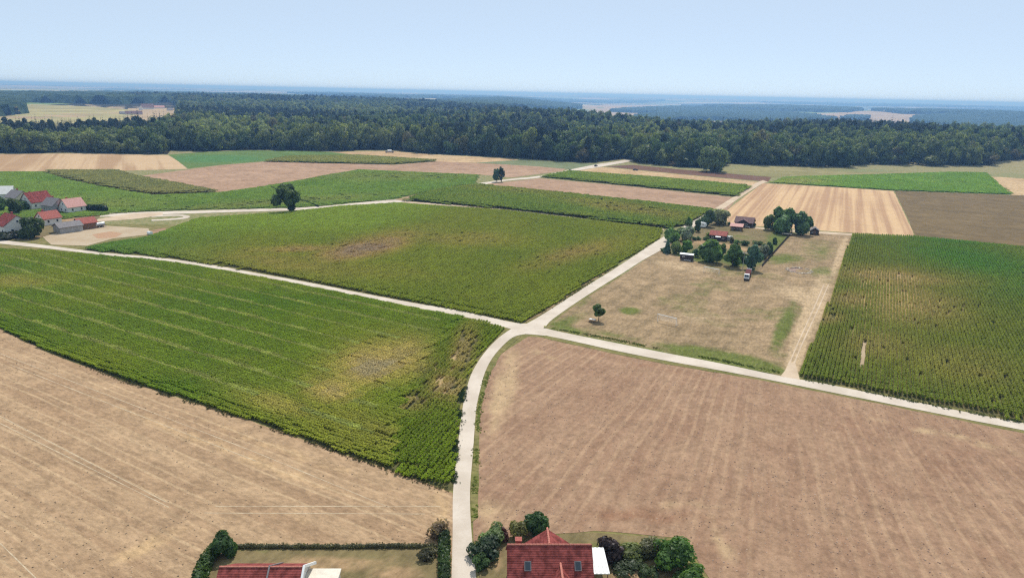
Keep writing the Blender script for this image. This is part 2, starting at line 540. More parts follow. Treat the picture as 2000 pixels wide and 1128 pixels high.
def spruce_mesh(name, seed, h, r, z0=1.2, whorls=15, per=10):
    rg = np.random.default_rng(seed); V = []; F = []
    for k in range(whorls):
        t = k / (whorls - 1); z = z0 + (h - z0) * (t ** 0.9) * 0.97; rad = r * (1 - t) ** 0.85 * rg.uniform(.85, 1.1) + 0.12
        for j in range(per):
            a = 2 * math.pi * (j + rg.uniform(-.35, .35)) / per + k; L = rad * rg.uniform(.75, 1.15); wd = L * 0.34 + 0.1
            d = np.array([math.cos(a), math.sin(a), 0]); s = np.array([-d[1], d[0], 0]); dr = rg.uniform(.15, .5) * L
            i = len(V)
            V += [np.array([0, 0, z + .25]), d * L * .55 + s * wd + [0, 0, z - dr * .35], d * L + [0, 0, z - dr], d * L * .55 - s * wd + [0, 0, z - dr * .35], d * L * .55 + [0, 0, z - dr * .15 + .18]]
            F += [(i, i + 1, i + 4), (i + 1, i + 2, i + 4), (i + 2, i + 3, i + 4), (i + 3, i, i + 4)]
    return raw_mesh(name, V, F, [M_LEAF])


def trunk_mesh(name, seed, h, r, limbs=5, crown_r=2.0, lean=(0, 0)):
    rg = random.Random(seed); b = MB(); pts = []
    for k in range(5):
        t = k / 4; pts.append(Vector((lean[0] * t + rg.uniform(-.04, .04) * h * t, lean[1] * t + rg.uniform(-.04, .04) * h * t, h * t)))
    for k in range(4): b.tube(pts[k], pts[k + 1], r * (1 - .2 * k) * (1.25 if k == 0 else 1), r * (1 - .2 * (k + 1)), 7)
    for k in range(limbs):
        a = 2 * math.pi * k / limbs + rg.uniform(-.4, .4); s = pts[2].lerp(pts[4], rg.uniform(0, .8))
        b.tube(s, s + Vector((math.cos(a) * crown_r * .6, math.sin(a) * crown_r * .6, crown_r * rg.uniform(.3, .7))), r * .4, r * .12, 5)
    return b.mesh(name, [M_BARK])


def joined(name, meshes):
    """crown and trunk in one mesh, for the plants of the far wood only"""
    bm = bmesh.new(); mats = []
    for m in meshes:
        base = len(mats); mats += list(m.materials)
        n0 = len(bm.faces); bm.from_mesh(m); bm.faces.ensure_lookup_table()
        for i in range(n0, len(bm.faces)): bm.faces[i].material_index = base
    me = bpy.data.meshes.new(name); bm.to_mesh(me); bm.free()
    for m in mats: me.materials.append(m)
    return me


# ================================================================== GROUND
def ground_mat():
    m, n, b = new_mat('ground'); h = N(n); P = h.pos()
    def vor(scale, ang, stretch):
        v = h.node('ShaderNodeTexVoronoi'); v.feature = 'F1'
        h.link(h.rowspace(ang, stretch, 1.0), v.inputs['Vector']); v.inputs['Scale'].default_value = scale
        return v.outputs['Color']
    c = vor(0.0022, 0.5, 0.55)
    sep = h.node('ShaderNodeSeparateColor'); h.link(c, sep.inputs[0])
    col = h.mix(h.ramp(sep.outputs[0], 0.45, 0.5), (0.40, 0.30, 0.18), (0.16, 0.22, 0.08))
    col = h.mix(h.ramp(sep.outputs[1], 0.68, 0.7), col, (0.46, 0.38, 0.25))
    wood = h.ramp(h.noise(h.rowspace(0.3, 0.6, 1.0), 0.0011, 4, 0.55), 0.50, 0.53)
    ln = h.node('ShaderNodeVectorMath', operation='LENGTH'); h.link(P, ln.inputs[0])
    wood = h.math('MULTIPLY', wood, h.ramp(ln.outputs['Value'], 5500, 7500))
    col = h.mix(wood, col, (0.03, 0.05, 0.025))
    near = h.ramp(ln.outputs['Value'], 500, 1500)
    g = h.mix(h.ramp(h.noise(P, 0.5, 5), 0.35, 0.65), (0.15, 0.17, 0.06), (0.30, 0.25, 0.13))
    col = h.mix(near, g, col)
    h.put(b.inputs['Base Color'], col); b.inputs['Roughness'].default_value = 1; b.inputs['Specular IOR Level'].default_value = 0.05
    return m


def build_ground():
    rs = np.concatenate([[20, 60, 120, 200, 300, 420, 560], np.arange(640, 3400, 60), np.geomspace(3400, 42000, 46)])
    na = 240; V = [(0, 0, 0)]; F = []
    for r_ in rs:
        a = np.arange(na) * 2 * math.pi / na; x, y = r_ * np.sin(a), r_ * np.cos(a); z = terrain(x, y)
        V += list(zip(x, y, z))
    for j in range(na): F.append((0, 1 + (j + 1) % na, 1 + j))
    for k in range(len(rs) - 1):
        o = 1 + k * na; p = o + na
        for j in range(na): F.append((o + j, o + (j + 1) % na, p + (j + 1) % na, p + j))
    me = raw_mesh('ground', V, F, [ground_mat()])
    bm = bmesh.new(); bm.from_mesh(me)
    for f in bm.faces:
        if f.normal.z < 0: f.normal_flip()
        f.smooth = True
    bm.to_mesh(me); bm.free()
    put('ground', me)['kind'] = 'structure'


build_ground()

D1 = math.pi / 2 - math.atan(740 / FPX)          # rows that run away to the right
D2 = D1 + math.pi / 2                            # rows across them
TAN1, TAN2 = (0.47, 0.305, 0.19), (0.56, 0.385, 0.25)
m_stub = field_mat('stubble', (0.365, 0.25, 0.165), (0.475, 0.342, 0.228), direction((115, 732), (500, 883)), 0.30, 0.012, cpatch=(0.56, 0.40, 0.245),
                   tracks=(5.0, 0.9, 0.13, 0.5), ctrack=(0.60, 0.46, 0.31), cpatch2=(0.34, 0.24, 0.16), dark=(0.17, 0.115, 0.075), speck=0.5, light=(0.66, 0.5, 0.32), lspeck=0.35, fine=1.5, bump=0.7)
_pc = G(1510, 433)
m_soil = field_mat('harrowed_soil', (0.315, 0.20, 0.142), (0.385, 0.26, 0.185), polar=(_pc[0], _pc[1], 160.0), across=0.8, along=0.04, grain=0.24, cpatch=(0.50, 0.37, 0.24),
                   tracks=(3.1, 0.75, 0.12, 0.32), ctrack=(0.54, 0.385, 0.265), cpatch2=(0.30, 0.175, 0.12), dark=(0.16, 0.10, 0.075), speck=0.45, light=(0.58, 0.43, 0.29), lspeck=0.35, fine=1.6, bump=0.6)
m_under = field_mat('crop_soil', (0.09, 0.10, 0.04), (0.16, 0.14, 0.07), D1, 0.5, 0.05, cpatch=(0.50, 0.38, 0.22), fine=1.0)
m_pink = field_mat('pale_stubble', (0.375, 0.25, 0.18), (0.44, 0.305, 0.225), D2, 0.06, 0.006, light=(0.6, 0.44, 0.3), fine=0.5, speck=0.15)
m_tan = field_mat('straw_stubble', (0.46, 0.32, 0.19), (0.58, 0.44, 0.28), D1, 0.05, 0.004, fine=0.5, speck=0.12)
m_strip = field_mat('striped_stubble', (0.47, 0.305, 0.20), (0.68, 0.49, 0.31), direction((1787, 462), (1745, 373)), 0.26, 0.0022, contrast=(0.42, 0.58), fine=0.6, speck=0.12, mottle=0.1, broad=0.02, grain=0.10)
m_strip2 = field_mat('striped_stubble_far', (0.43, 0.29, 0.18), (0.60, 0.45, 0.30), direction((20, 334), (60, 303)), 0.085, 0.002, contrast=(0.43, 0.57), fine=0.4, speck=0.1, mottle=0.1, grain=0.08)
m_brown = field_mat('dark_fallow', (0.165, 0.124, 0.068), (0.205, 0.152, 0.082), D2, 0.12, 0.01, fine=0.6, speck=0.3, dark=(0.11, 0.1, 0.045))
m_plough = field_mat('ploughed_soil', (0.15, 0.085, 0.065), (0.2, 0.115, 0.085), D2, 0.12, 0.01, fine=0.5)
m_green = field_mat('green_crop', (0.10, 0.18, 0.05), (0.155, 0.235, 0.075), D2, 0.05, 0.006, dark=(0.05, 0.10, 0.03), speck=0.5, light=(0.26, 0.3, 0.12), lspeck=0.2, fine=0.7, cpatch=(0.30, 0.27, 0.12), cpatch2=(0.09, 0.21, 0.07))
m_mead = field_mat('pale_meadow', (0.25, 0.24, 0.11), (0.33, 0.30, 0.16), D2, 0.06, 0.008, dark=(0.12, 0.15, 0.06), speck=0.3, fine=0.5, cpatch=(0.2, 0.25, 0.13))
m_bluegreen = field_mat('dull_green_crop', (0.16, 0.20, 0.11), (0.22, 0.26, 0.15), D2, 0.06, 0.006, fine=0.4, speck=0.2, dark=(0.1, 0.12, 0.06))
m_dry = field_mat('dry_meadow', (0.25, 0.19, 0.118), (0.395, 0.292, 0.19), D1, 0.30, 0.03, cpatch=(0.14, 0.172, 0.045), cpatch2=(0.52, 0.40, 0.27), grain=0.34,
                  dark=(0.19, 0.145, 0.09), speck=0.6, light=(0.50, 0.40, 0.27), lspeck=0.4, fine=1.5, bump=0.6, mottle=0.4, broad=0.12)
m_lawn = field_mat('mown_lawn', (0.18, 0.155, 0.08), (0.25, 0.20, 0.115), D1, 0.3, 0.03, cpatch=(0.13, 0.17, 0.045), cpatch2=(0.42, 0.29, 0.18), dark=(0.13, 0.11, 0.06), speck=0.3, fine=0.9, mottle=0.6)
m_verge = field_mat('verge_grass', (0.165, 0.175, 0.06), (0.27, 0.235, 0.11), D2, 0.5, 0.1, dark=(0.06, 0.09, 0.025), speck=0.7, light=(0.4, 0.34, 0.18), lspeck=0.4, fine=1.4)
m_floor = plain('forest_floor', (0.04, 0.035, 0.02), 1, 0.05, 0.3, 0.2)
m_road = road_mat('concrete_lane', (0.56, 0.49, 0.42), (0.67, 0.60, 0.53), (0.45, 0.37, 0.28))
m_track = road_mat('gravel_track', (0.50, 0.39, 0.28), (0.62, 0.50, 0.38), (0.36, 0.28, 0.18))
m_sand = road_mat('sandy_yard', (0.44, 0.345, 0.235), (0.50, 0.41, 0.30), (0.42, 0.29, 0.18))

# ---- fields round the farm tracks (outlines follow the real boundaries)
F1 = [(-260, 545), (0, 642), (100, 691), (250, 746), (430, 801), (560, 846), (700, 896), (800, 931), (884, 962), (884, 1060), (884, 1200), (-200, 1240), (-700, 1000)]
F2 = [(-420, 470), (-200, 478), (0, 488), (100, 492), (200, 501), (300, 510), (400, 524), (500, 542), (600, 561), (700, 581), (800, 602), (900, 620), (985, 642), (968, 662), (940, 690), (918, 724), (906, 762), (897, 805), (890, 850), (886, 905), (884, 958), (800, 929), (700, 894), (560, 844), (430, 799), (250, 744), (100, 689), (0, 640), (-260, 543)]
F3 = [(160, 488), (200, 478), (285, 465), (340, 445), (385, 428), (560, 416), (660, 405), (770, 398), (985, 412), (1150, 431), (1296, 449), (1287, 466), (1240, 496), (1190, 526), (1140, 556), (1090, 590), (1050, 616), (1022, 630), (1000, 627), (900, 605), (800, 588), (700, 569), (600, 549), (500, 531), (400, 513), (300, 500)]
F4 = [(790, 392), (862, 371), (930, 362), (1060, 375), (1200, 390), (1395, 412), (1345, 438), (1300, 447), (1150, 428), (985, 409)]
F5 = [(935, 361), (1055, 348), (1250, 366), (1440, 386), (1420, 412), (1395, 411), (1200, 389), (1060, 374)]
F6 = [(1058, 346), (1112, 336), (1300, 350), (1466, 365), (1440, 384), (1250, 365)]
F7 = [(1118, 335), (1175, 326), (1300, 338), (1490, 356), (1470, 366), (1300, 349)]
F8 = [(1180, 325), (1236, 322), (1330, 331), (1507, 346), (1500, 355), (1330, 340)]
F9 = [(1400, 440), (1418, 412), (1455, 383), (1490, 358), (1620, 365), (1745, 373), (1768, 420), (1787, 462), (1700, 457), (1600, 450), (1470, 441)]
F10 = [(1747, 373), (1975, 381), (2300, 392), (2300, 500), (2000, 483), (1789, 462), (1770, 420)]
F11 = [(1505, 357), (1535, 346), (1700, 342), (1850, 337), (1926, 338), (1975, 380), (1745, 372), (1620, 364)]
F12 = [(1924, 340), (2000, 337), (2300, 330), (2300, 391), (1977, 381)]
F13 = [(1410, 334), (1500, 322), (1700, 327), (1900, 326), (2300, 318), (2300, 330), (2000, 337), (1920, 337), (1850, 337), (1700, 342), (1535, 346), (1505, 346)]
F14 = [(1664, 458), (1787, 463), (2000, 484), (2300, 505), (2400, 890), (2000, 822), (1900, 802), (1800, 782), (1700, 762), (1620, 748), (1565, 737), (1560, 728), (1600, 640), (1632, 548)]
F15 = [(1032, 657), (1060, 659), (1100, 667), (1200, 688), (1300, 709), (1400, 727), (1500, 745), (1600, 765), (1700, 785), (1800, 805), (1900, 826), (2000, 846), (2400, 930), (2400, 1250), (1450, 1250), (1385, 1128), (1330, 1050), (1160, 1036), (925, 1058), (924, 960), (932, 880), (938, 800), (946, 760), (956, 728), (975, 693)]
F16 = [(1066, 640), (1115, 602), (1165, 569), (1215, 538), (1255, 510), (1290, 489), (1340, 505), (1400, 523), (1475, 531), (1500, 505), (1545, 458), (1600, 455), (1664, 457), (1640, 540), (1600, 640), (1560, 728), (1536, 736), (1400, 709), (1300, 690), (1200, 670), (1100, 650)]
F17 = [(1290, 488), (1300, 465), (1345, 436), (1405, 418), (1430, 441), (1500, 446), (1550, 455), (1500, 505), (1475, 531), (1400, 523), (1340, 505)]
F18 = [(-300, 296), (0, 301), (160, 300), (328, 303), (348, 315), (366, 330), (230, 334), (90, 335), (-300, 336)]
F19 = [(330, 302), (400, 297), (480, 294), (570, 294), (645, 297), (700, 304), (780, 309), (860, 314), (770, 321), (640, 319), (515, 315), (430, 322), (368, 329)]
F20 = [(265, 345), (368, 331), (430, 323), (515, 316), (640, 319), (770, 322), (860, 315), (960, 320), (1110, 327), (1098, 334), (1000, 347), (935, 341), (800, 335), (702, 331), (640, 341), (580, 353), (500, 366), (430, 376), (350, 360)]
F21 = [(85, 336), (230, 335), (262, 345), (350, 361), (428, 376), (300, 381), (210, 366), (140, 352)]
F22 = [(-400, 338), (85, 336), (140, 353), (210, 367), (300, 382), (428, 377), (500, 367), (580, 354), (640, 342), (702, 332), (800, 336), (935, 342), (925, 360), (860, 369), (768, 389), (700, 395), (570, 406), (400, 409), (260, 414), (120, 428), (-300, 430)]
F23 = [(648, 297), (760, 295), (850, 302), (1000, 310), (1020, 314), (930, 318), (865, 316), (800, 309), (700, 303)]
F24 = [(930, 318), (1020, 312), (1100, 317), (1175, 321), (1115, 331), (1050, 325)]

sheet('field', [(1100, 560), (1700, 440), (2600, 420), (2600, 1300), (-900, 1300), (-900, 420), (400, 440)], m_verge, lift=0.006)
sheet('stubble_field', F1, m_stub, res=2.5, p1=[(300, 1060, 110, 18, -25, .8), (600, 1010, 330, 8, 1, .7), (450, 880, 380, 14, 21, .65), (560, 880, 300, 14, 20, .55), (860, 1000, 22, 60, 0, .8)],
      p2=[(150, 900, 260, 22, 22, .6), (350, 930, 260, 16, 22, .6), (60, 760, 160, 14, 21, .55), (520, 950, 220, 14, 18, .55)])
sheet('crop_ground', F2, m_under, res=3, p1=[(740, 715, 110, 40, -12, .9), (870, 720, 30, 90, 12, .8), (850, 800, 50, 90, 0, .5)])
sheet('crop_ground', F3, m_under, res=5, p1=[(720, 487, 100, 22, -10, .9), (600, 490, 120, 10, 0, .6), (1120, 500, 100, 22, -10, .55)])
sheet('crop_ground', F4, m_under, res=8)
sheet('stubble_strip', F5, m_pink)
sheet('crop_ground', F6, m_under)
sheet('stubble_strip', F7, m_tan)
sheet('ploughed_strip', F8, m_plough)
sheet('stubble_field', F9, m_strip)
sheet('fallow_field', F10, m_brown)
sheet('crop_ground', F11, m_green, res=8, p2=[(1800, 360, 160, 14, 3, .9)])
sheet('stubble_field', F12, m_tan)
sheet('meadow', F13, m_mead, res=8, p1=[(1700, 333, 120, 5, 0, .6)])
sheet('crop_ground', F14, m_under, res=4, p1=[(1740, 580, 130, 60, 10, .8), (1740, 540, 120, 14, 5, .9), (1700, 650, 90, 50, 0, .5), (1860, 600, 80, 40, 0, .5)])
sheet('harrowed_field', F15, m_soil, res=3, p1=[(985, 760, 28, 110, 14, .85), (960, 1000, 60, 50, 0, .6), (1830, 845, 190, 7, 12, .7), (1930, 870, 130, 7, 12, .7), (1320, 985, 120, 8, 3, .6), (1410, 1060, 18, 90, -18, .6), (1060, 690, 60, 8, 24, .6)],
      p2=[(1250, 1005, 190, 20, 3, .7), (1230, 705, 260, 10, 12, .55), (1650, 830, 60, 40, 0, .5), (1850, 900, 90, 60, 0, .45)])


def mound(x, y):
    px, py = to_px(np.stack([x, y, np.zeros_like(x)], -1))
    return 1.3 * gauss(px, py, [(1532, 636, 62, 17, -66, 1.0)])


sheet('dry_meadow', F16, m_dry, res=1.6, zf=mound, mott=0.42,
      p1=[(1230, 686, 280, 15, 11.5, 1.3), (1420, 703, 150, 18, 11, 1.2), (1105, 640, 60, 10, 20, .8), (1190, 652, 110, 10, 10, .55), (1230, 607, 26, 8, 3, 1.0), (1100, 632, 50, 14, -28, .75), (1140, 590, 30, 8, -35, .6), (1532, 636, 62, 17, -66, 1.0), (1600, 490, 50, 28, 0, .55), (1530, 505, 55, 14, 0, .75), (1610, 530, 40, 12, 0, .7), (1420, 524, 60, 6, 5, .6), (1520, 470, 40, 14, -45, .65)],
      p2=[(1590, 600, 26, 75, 20, 1.0), (1556, 690, 17, 50, 18, 1.3), (1570, 640, 18, 60, 20, 1.1), (1560, 575, 70, 22, 15, .7), (1350, 620, 120, 20, 0, .45), (1330, 520, 90, 14, 10, .6), (1640, 500, 9, 60, 20, .9)])
sheet('lawn', F17, m_lawn, res=1.6, p1=[(1360, 500, 60, 14, 5, 1.0), (1445, 508, 50, 14, 5, 1.0), (1520, 475, 30, 34, 0, .9), (1440, 462, 60, 8, 5, .5), (1480, 455, 70, 10, 0, .3), (1410, 478, 60, 5, 5, .0)],
      p2=[(1390, 476, 60, 6, 6, .9), (1440, 486, 40, 5, 6, .8), (1345, 475, 20, 8, 0, .6), (1480, 446, 40, 2, 3, .9)])
sheet('stubble_field', F18, m_strip2)
sheet('green_field', F19, m_green, res=9, p1=[(700, 311, 130, 6, 3, .7)], p2=[(420, 310, 120, 10, 0, .9)])
sheet('stubble_field', F20, m_pink)
sheet('crop_ground', F21, m_green, p1=[(230, 355, 300, 60, 0, 1.0)], res=9)
sheet('green_field', F22, m_green, res=6, p1=[(520, 395, 200, 8, -5, .45), (760, 343, 130, 7, 0, .4)], p2=[(330, 395, 130, 9, 0, .8), (480, 385, 60, 10, 0, .8), (40, 345, 60, 6, 0, .9)])
sheet('stubble_strip', F23, m_tan)
sheet('green_strip', F24, m_bluegreen)

# ---- lanes
def lane(name, left, right, mat, per=5, jit=0.16, smooth=True):
    a = smooth_line([G(*p)[:2] for p in left], per) if smooth else [G(*p)[:2] for p in left]
    b = smooth_line([G(*p)[:2] for p in right], per) if smooth else [G(*p)[:2] for p in right]
    return sheet(name, a + b[::-1], mat, world=True, jit=jit)


lane('lane', [(880, 1220), (882, 1128), (884, 1040), (885, 960), (893, 880), (903, 800), (911, 760), (923, 725), (945, 690), (970, 663), (988, 649), (1000, 641)],
     [(934, 1220), (930, 1128), (921, 1040), (918, 960), (924, 880), (930, 800), (938, 760), (948, 725), (963, 697), (985, 672), (1005, 657), (1032, 651)], m_road)
lane('lane', [(1036, 632), (1000, 629), (900, 607), (800, 590), (700, 571), (600, 551), (500, 533), (400, 515), (300, 502), (200, 493), (90, 479), (-60, 462), (-250, 445)],
     [(1035, 652), (990, 640), (900, 617), (800, 599), (700, 578), (600, 558), (500, 539), (400, 521), (300, 507), (200, 498), (90, 485), (-60, 470), (-250, 453)], m_road)
lane('lane', [(1010, 640), (1032, 630), (1060, 614), (1100, 588), (1150, 556), (1200, 525), (1250, 492), (1290, 466), (1320, 449), (1352, 432), (1395, 408)],
     [(1030, 650), (1062, 640), (1076, 626), (1112, 600), (1162, 567), (1212, 536), (1254, 509), (1298, 484), (1328, 461), (1360, 440), (1402, 414)], m_road)
lane('lane', [(1030, 632), (1062, 640), (1100, 649), (1200, 669), (1300, 689), (1400, 708), (1530, 735), (1600, 747), (1700, 767), (1800, 787), (1900, 807), (2000, 826), (2400, 900)],
     [(1026, 652), (1060, 655), (1100, 662), (1200, 684), (1300, 704), (1400, 722), (1500, 741), (1600, 761), (1700, 781), (1800, 801), (1900, 821), (2000, 840), (2400, 918)], m_road)
lane('farm_track', [(1395, 408), (1440, 380), (1475, 358), (1490, 352)], [(1404, 414), (1450, 383), (1485, 361), (1500, 355)], m_track, jit=0.2)
lane('farm_track', [(1524, 735), (1534, 722), (1540, 708)], [(1562, 741), (1557, 722), (1553, 708)], m_track, jit=0.5)
lane('farm_track', [(1470, 442), (1500, 446), (1545, 449), (1600, 452), (1664, 456)], [(1470, 445), (1500, 449), (1545, 453), (1600, 456), (1664, 460)], m_track, jit=0.2)
lane('lane', [(-200, 424), (120, 418), (315, 413), (400, 411), (500, 408), (570, 406), (640, 402), (700, 396), (770, 389), (800, 388)],
     [(-200, 434), (120, 426), (315, 419), (400, 416), (500, 413), (570, 411), (640, 407), (700, 401), (768, 396), (805, 393)], m_road)
lane('farm_track', [(770, 390), (800, 383), (860, 370), (925, 360)], [(790, 393), (810, 386), (864, 373), (930, 362)], m_dry, jit=0.2)
lane('lane', [(922, 360), (960, 354), (1000, 349), (1050, 344), (1100, 334), (1165, 321), (1200, 316), (1236, 309)],
     [(938, 362), (965, 357), (1000, 352), (1055, 347), (1112, 336), (1172, 326), (1212, 319), (1240, 313)], m_road)
lane('farm_track', [(790, 393), (985, 408), (1150, 428), (1296, 447)], [(792, 396), (985, 411), (1150, 431), (1296, 450)], m_track, jit=0.2)
lane('lane', [(296, 421), (338, 419.3), (362, 420), (371, 423.3), (361, 427.3), (330, 430), (296, 431.5)], [(296, 424), (337, 422), (353, 422.2), (358, 423.6), (350, 425.4), (328, 427.4), (296, 428.6)], m_road, per=3, jit=0)
lane('sandy_yard', [(190, 428), (250, 418), (318, 415)], [(190, 433), (260, 428), (318, 420)], m_track)
sheet('bare_soil_patch', [(285, 452), (320, 445), (345, 450), (362, 453), (330, 458), (296, 459)], m_soil)
sheet('sandy_yard', [(70, 452), (130, 440), (190, 440), (290, 446), (292, 458), (220, 466), (170, 480), (100, 478)], m_sand)
sheet('bare_soil_patch', [(180, 458), (215, 452), (240, 456), (225, 464), (190, 466)], plain('orange_soil', (0.42, 0.26, 0.16), 1, 0.05))
sheet('village_ground', [(-300, 400), (0, 385), (60, 378), (120, 382), (165, 396), (200, 416), (180, 440), (110, 455), (60, 470), (-300, 450)], m_lawn, res=4, p2=[(110, 425, 60, 6, 8, .9), (40, 460, 90, 6, 5, .6)])
for off in (-4, 5):                                # two ruts of the worn track up the right side of the meadow
    lane('wheel_rut', [(1543 + off, 712), (1560 + off, 672), (1577 + off, 635), (1594 + off, 598), (1612 + off, 556)], [(1546.5 + off, 712), (1563 + off, 672), (1579.6 + off, 635), (1596.3 + off, 598), (1614 + off, 556)], m_track, jit=0.22)
# bare strip in the right maize field and yellow mown line by the lane
sheet('bare_strip', [(1675, 719), (1685, 668), (1693, 668), (1685, 720)], m_sand)
sheet('bare_strip', [(1024, 630), (1052, 617), (1092, 592), (1142, 558), (1192, 527), (1190, 525), (1140, 555), (1089, 589), (1048, 613)], m_dry)
sheet('grass_verge', [(1066, 655), (1110, 666), (1200, 686), (1300, 706), (1400, 724), (1400, 728), (1300, 711), (1200, 691), (1100, 669), (1058, 659)], m_verge)
sheet('grass_verge', [(921, 1020), (919, 960), (925, 880), (931, 800), (939, 760), (949, 727), (964, 699), (984, 676), (1004, 659), (1018, 656), (990, 680), (972, 702), (957, 730), (947, 762), (938, 800), (936, 880), (934, 960), (934, 1010)], m_verge)

# ---- straw lines left by the harvester in the near stubble
m_straw = plain('straw_line', (0.48, 0.375, 0.25), 1, 0.05, 0.15, 1.0)
def straw(a, b, wid=0.2):
    A, B = G(*a)[:2], G(*b)[:2]; d = (B - A) / np.linalg.norm(B - A); nn = np.array([-d[1], d[0]]) * wid / 2
    sheet('straw_line', [A - nn, B - nn, B + nn, A + nn], m_straw, world=True, jit=0.06, edge=1.2, lift=0.03)
for a, b in [((0, 690), (500, 883)), ((500, 883), (760, 990)), ((0, 812), (325, 980)), ((0, 826), (330, 990)), ((20, 712), (500, 900)), ((400, 1001), (830, 1003)), ((420, 988), (860, 988)), ((0, 1060), (70, 1128))]:
    straw(a, b, 0.16)
# pale tramlines in the far green field
for a, b in [((600, 361), (690, 393)), ((640, 356), (740, 388)), ((690, 350), (790, 383)), ((575, 371), (640, 398)), ((610, 352), (600, 361)), ((735, 347), (845, 370))]:
    A, B = G(*a)[:2], G(*b)[:2]; d = (B - A) / np.linalg.norm(B - A); nn = np.array([-d[1], d[0]]) * 0.5
    sheet('crop_tramline', [A - nn, B - nn, B + nn, A + nn], m_mead, world=True, jit=0.3)

# ================================================================== STANDING CROPS
def maize_mesh(name, seed, reach=1.0, L=3.0, H=2.0, plants=15, leaves=8, width=0.3, tassel=True):
    rg = random.Random(seed); V = []; F = []; mi = []
    for k in range(plants):
        x = -L / 2 + L * (k + rg.uniform(.2, .8)) / plants; y = rg.uniform(-.08, .08); h = H * rg.uniform(.9, 1.08)
        for j in range(leaves):
            z = h * (0.30 + 0.64 * (j / leaves) ** .55); a = rg.uniform(0, 2 * math.pi); ln = reach * rg.uniform(.45, .75) * (1 - .3 * j / leaves); wd = rg.uniform(.09, .17)
            dx, dy = math.cos(a), math.sin(a); sx, sy = -dy * wd, dx * wd; up = rg.uniform(.12, .35); i = len(V)
            V += [(x - sx * .5, y - sy * .5, z), (x + sx * .5, y + sy * .5, z), (x + dx * ln * .55 + sx, y + dy * ln * .55 + sy, z + up), (x + dx * ln * .55 - sx, y + dy * ln * .55 - sy, z + up), (x + dx * ln, y + dy * ln, z + up - rg.uniform(.05, .4))]
            F += [(i, i + 1, i + 2, i + 3), (i + 3, i + 2, i + 4)]; mi += [0, 0]
        if tassel:
            i = len(V); q = .06
            V += [(x - q, y, h), (x + q, y, h), (x, y, h + .28), (x, y - q, h), (x, y + q, h)]; F += [(i, i + 1, i + 2), (i + 3, i + 4, i + 2)]; mi += [1, 1]
    return raw_mesh(name, V, F, [M_CROP, M_TASSEL], mi)


def broad_mesh(name, seed, Lx=4.0, Ly=3.0, H=1.6, n=190, size=0.36):
    """a block of crop seen from far off: many leaf faces at mixed heights"""
    rg = np.random.default_rng(seed)
    C = np.stack([rg.uniform(-Lx / 2, Lx / 2, n), rg.uniform(-Ly / 2, Ly / 2, n), H * rg.uniform(.3, 1, n) ** .35], 1)
    nn = rg.normal(size=(n, 3)) * .6; nn[:, 2] += 1; nn /= np.linalg.norm(nn, axis=1)[:, None]
    v, f = leaf_quads(C, nn, size, rg)
    return raw_mesh(name, v, f, [M_CROP])


MAIZE = [maize_mesh('maize_row', s) for s in range(4)]
MAIZE_SLIM = [maize_mesh('maize_row', 20 + s, 0.72) for s in range(4)]
CROPB = [broad_mesh('crop_block', s) for s in range(4)]


def edge_dist(x, y, L):
    d = np.full(x.shape, 1e9)
    for i in range(len(L) - 1):
        a, b = L[i], L[i + 1]; ab = b - a
        t = np.clip(((x - a[0]) * ab[0] + (y - a[1]) * ab[1]) / (ab @ ab), 0, 1)
        d = np.minimum(d, np.hypot(x - a[0] - t * ab[0], y - a[1] - t * ab[1]))
    return d


def row_points(poly, ang, step, row, j=0.06, shrink=True):
    W = np.array([G(*p)[:2] for p in poly]); c, s = math.cos(ang), math.sin(ang)
    U = np.stack([W[:, 0] * c + W[:, 1] * s, -W[:, 0] * s + W[:, 1] * c], 1)
    uu, vv = np.meshgrid(np.arange(U[:, 0].min(), U[:, 0].max(), step), np.arange(U[:, 1].min(), U[:, 1].max(), row))
    rown = np.repeat(np.arange(vv.shape[0])[:, None], vv.shape[1], 1).ravel()
    uu = uu.ravel() + rng.uniform(-.3, .3, uu.size) * step * .4; vv = vv.ravel() + rng.uniform(-j, j, vv.size)
    x, y = uu * c - vv * s, uu * s + vv * c
    k = inside(W, x, y)
    return x[k], y[k], rown[k]


def lerp(a, b, t):
    t = np.clip(t, 0, 1); t = t[:, None] if np.ndim(t) else t; return np.asarray(a) * (1 - t) + np.asarray(b) * t


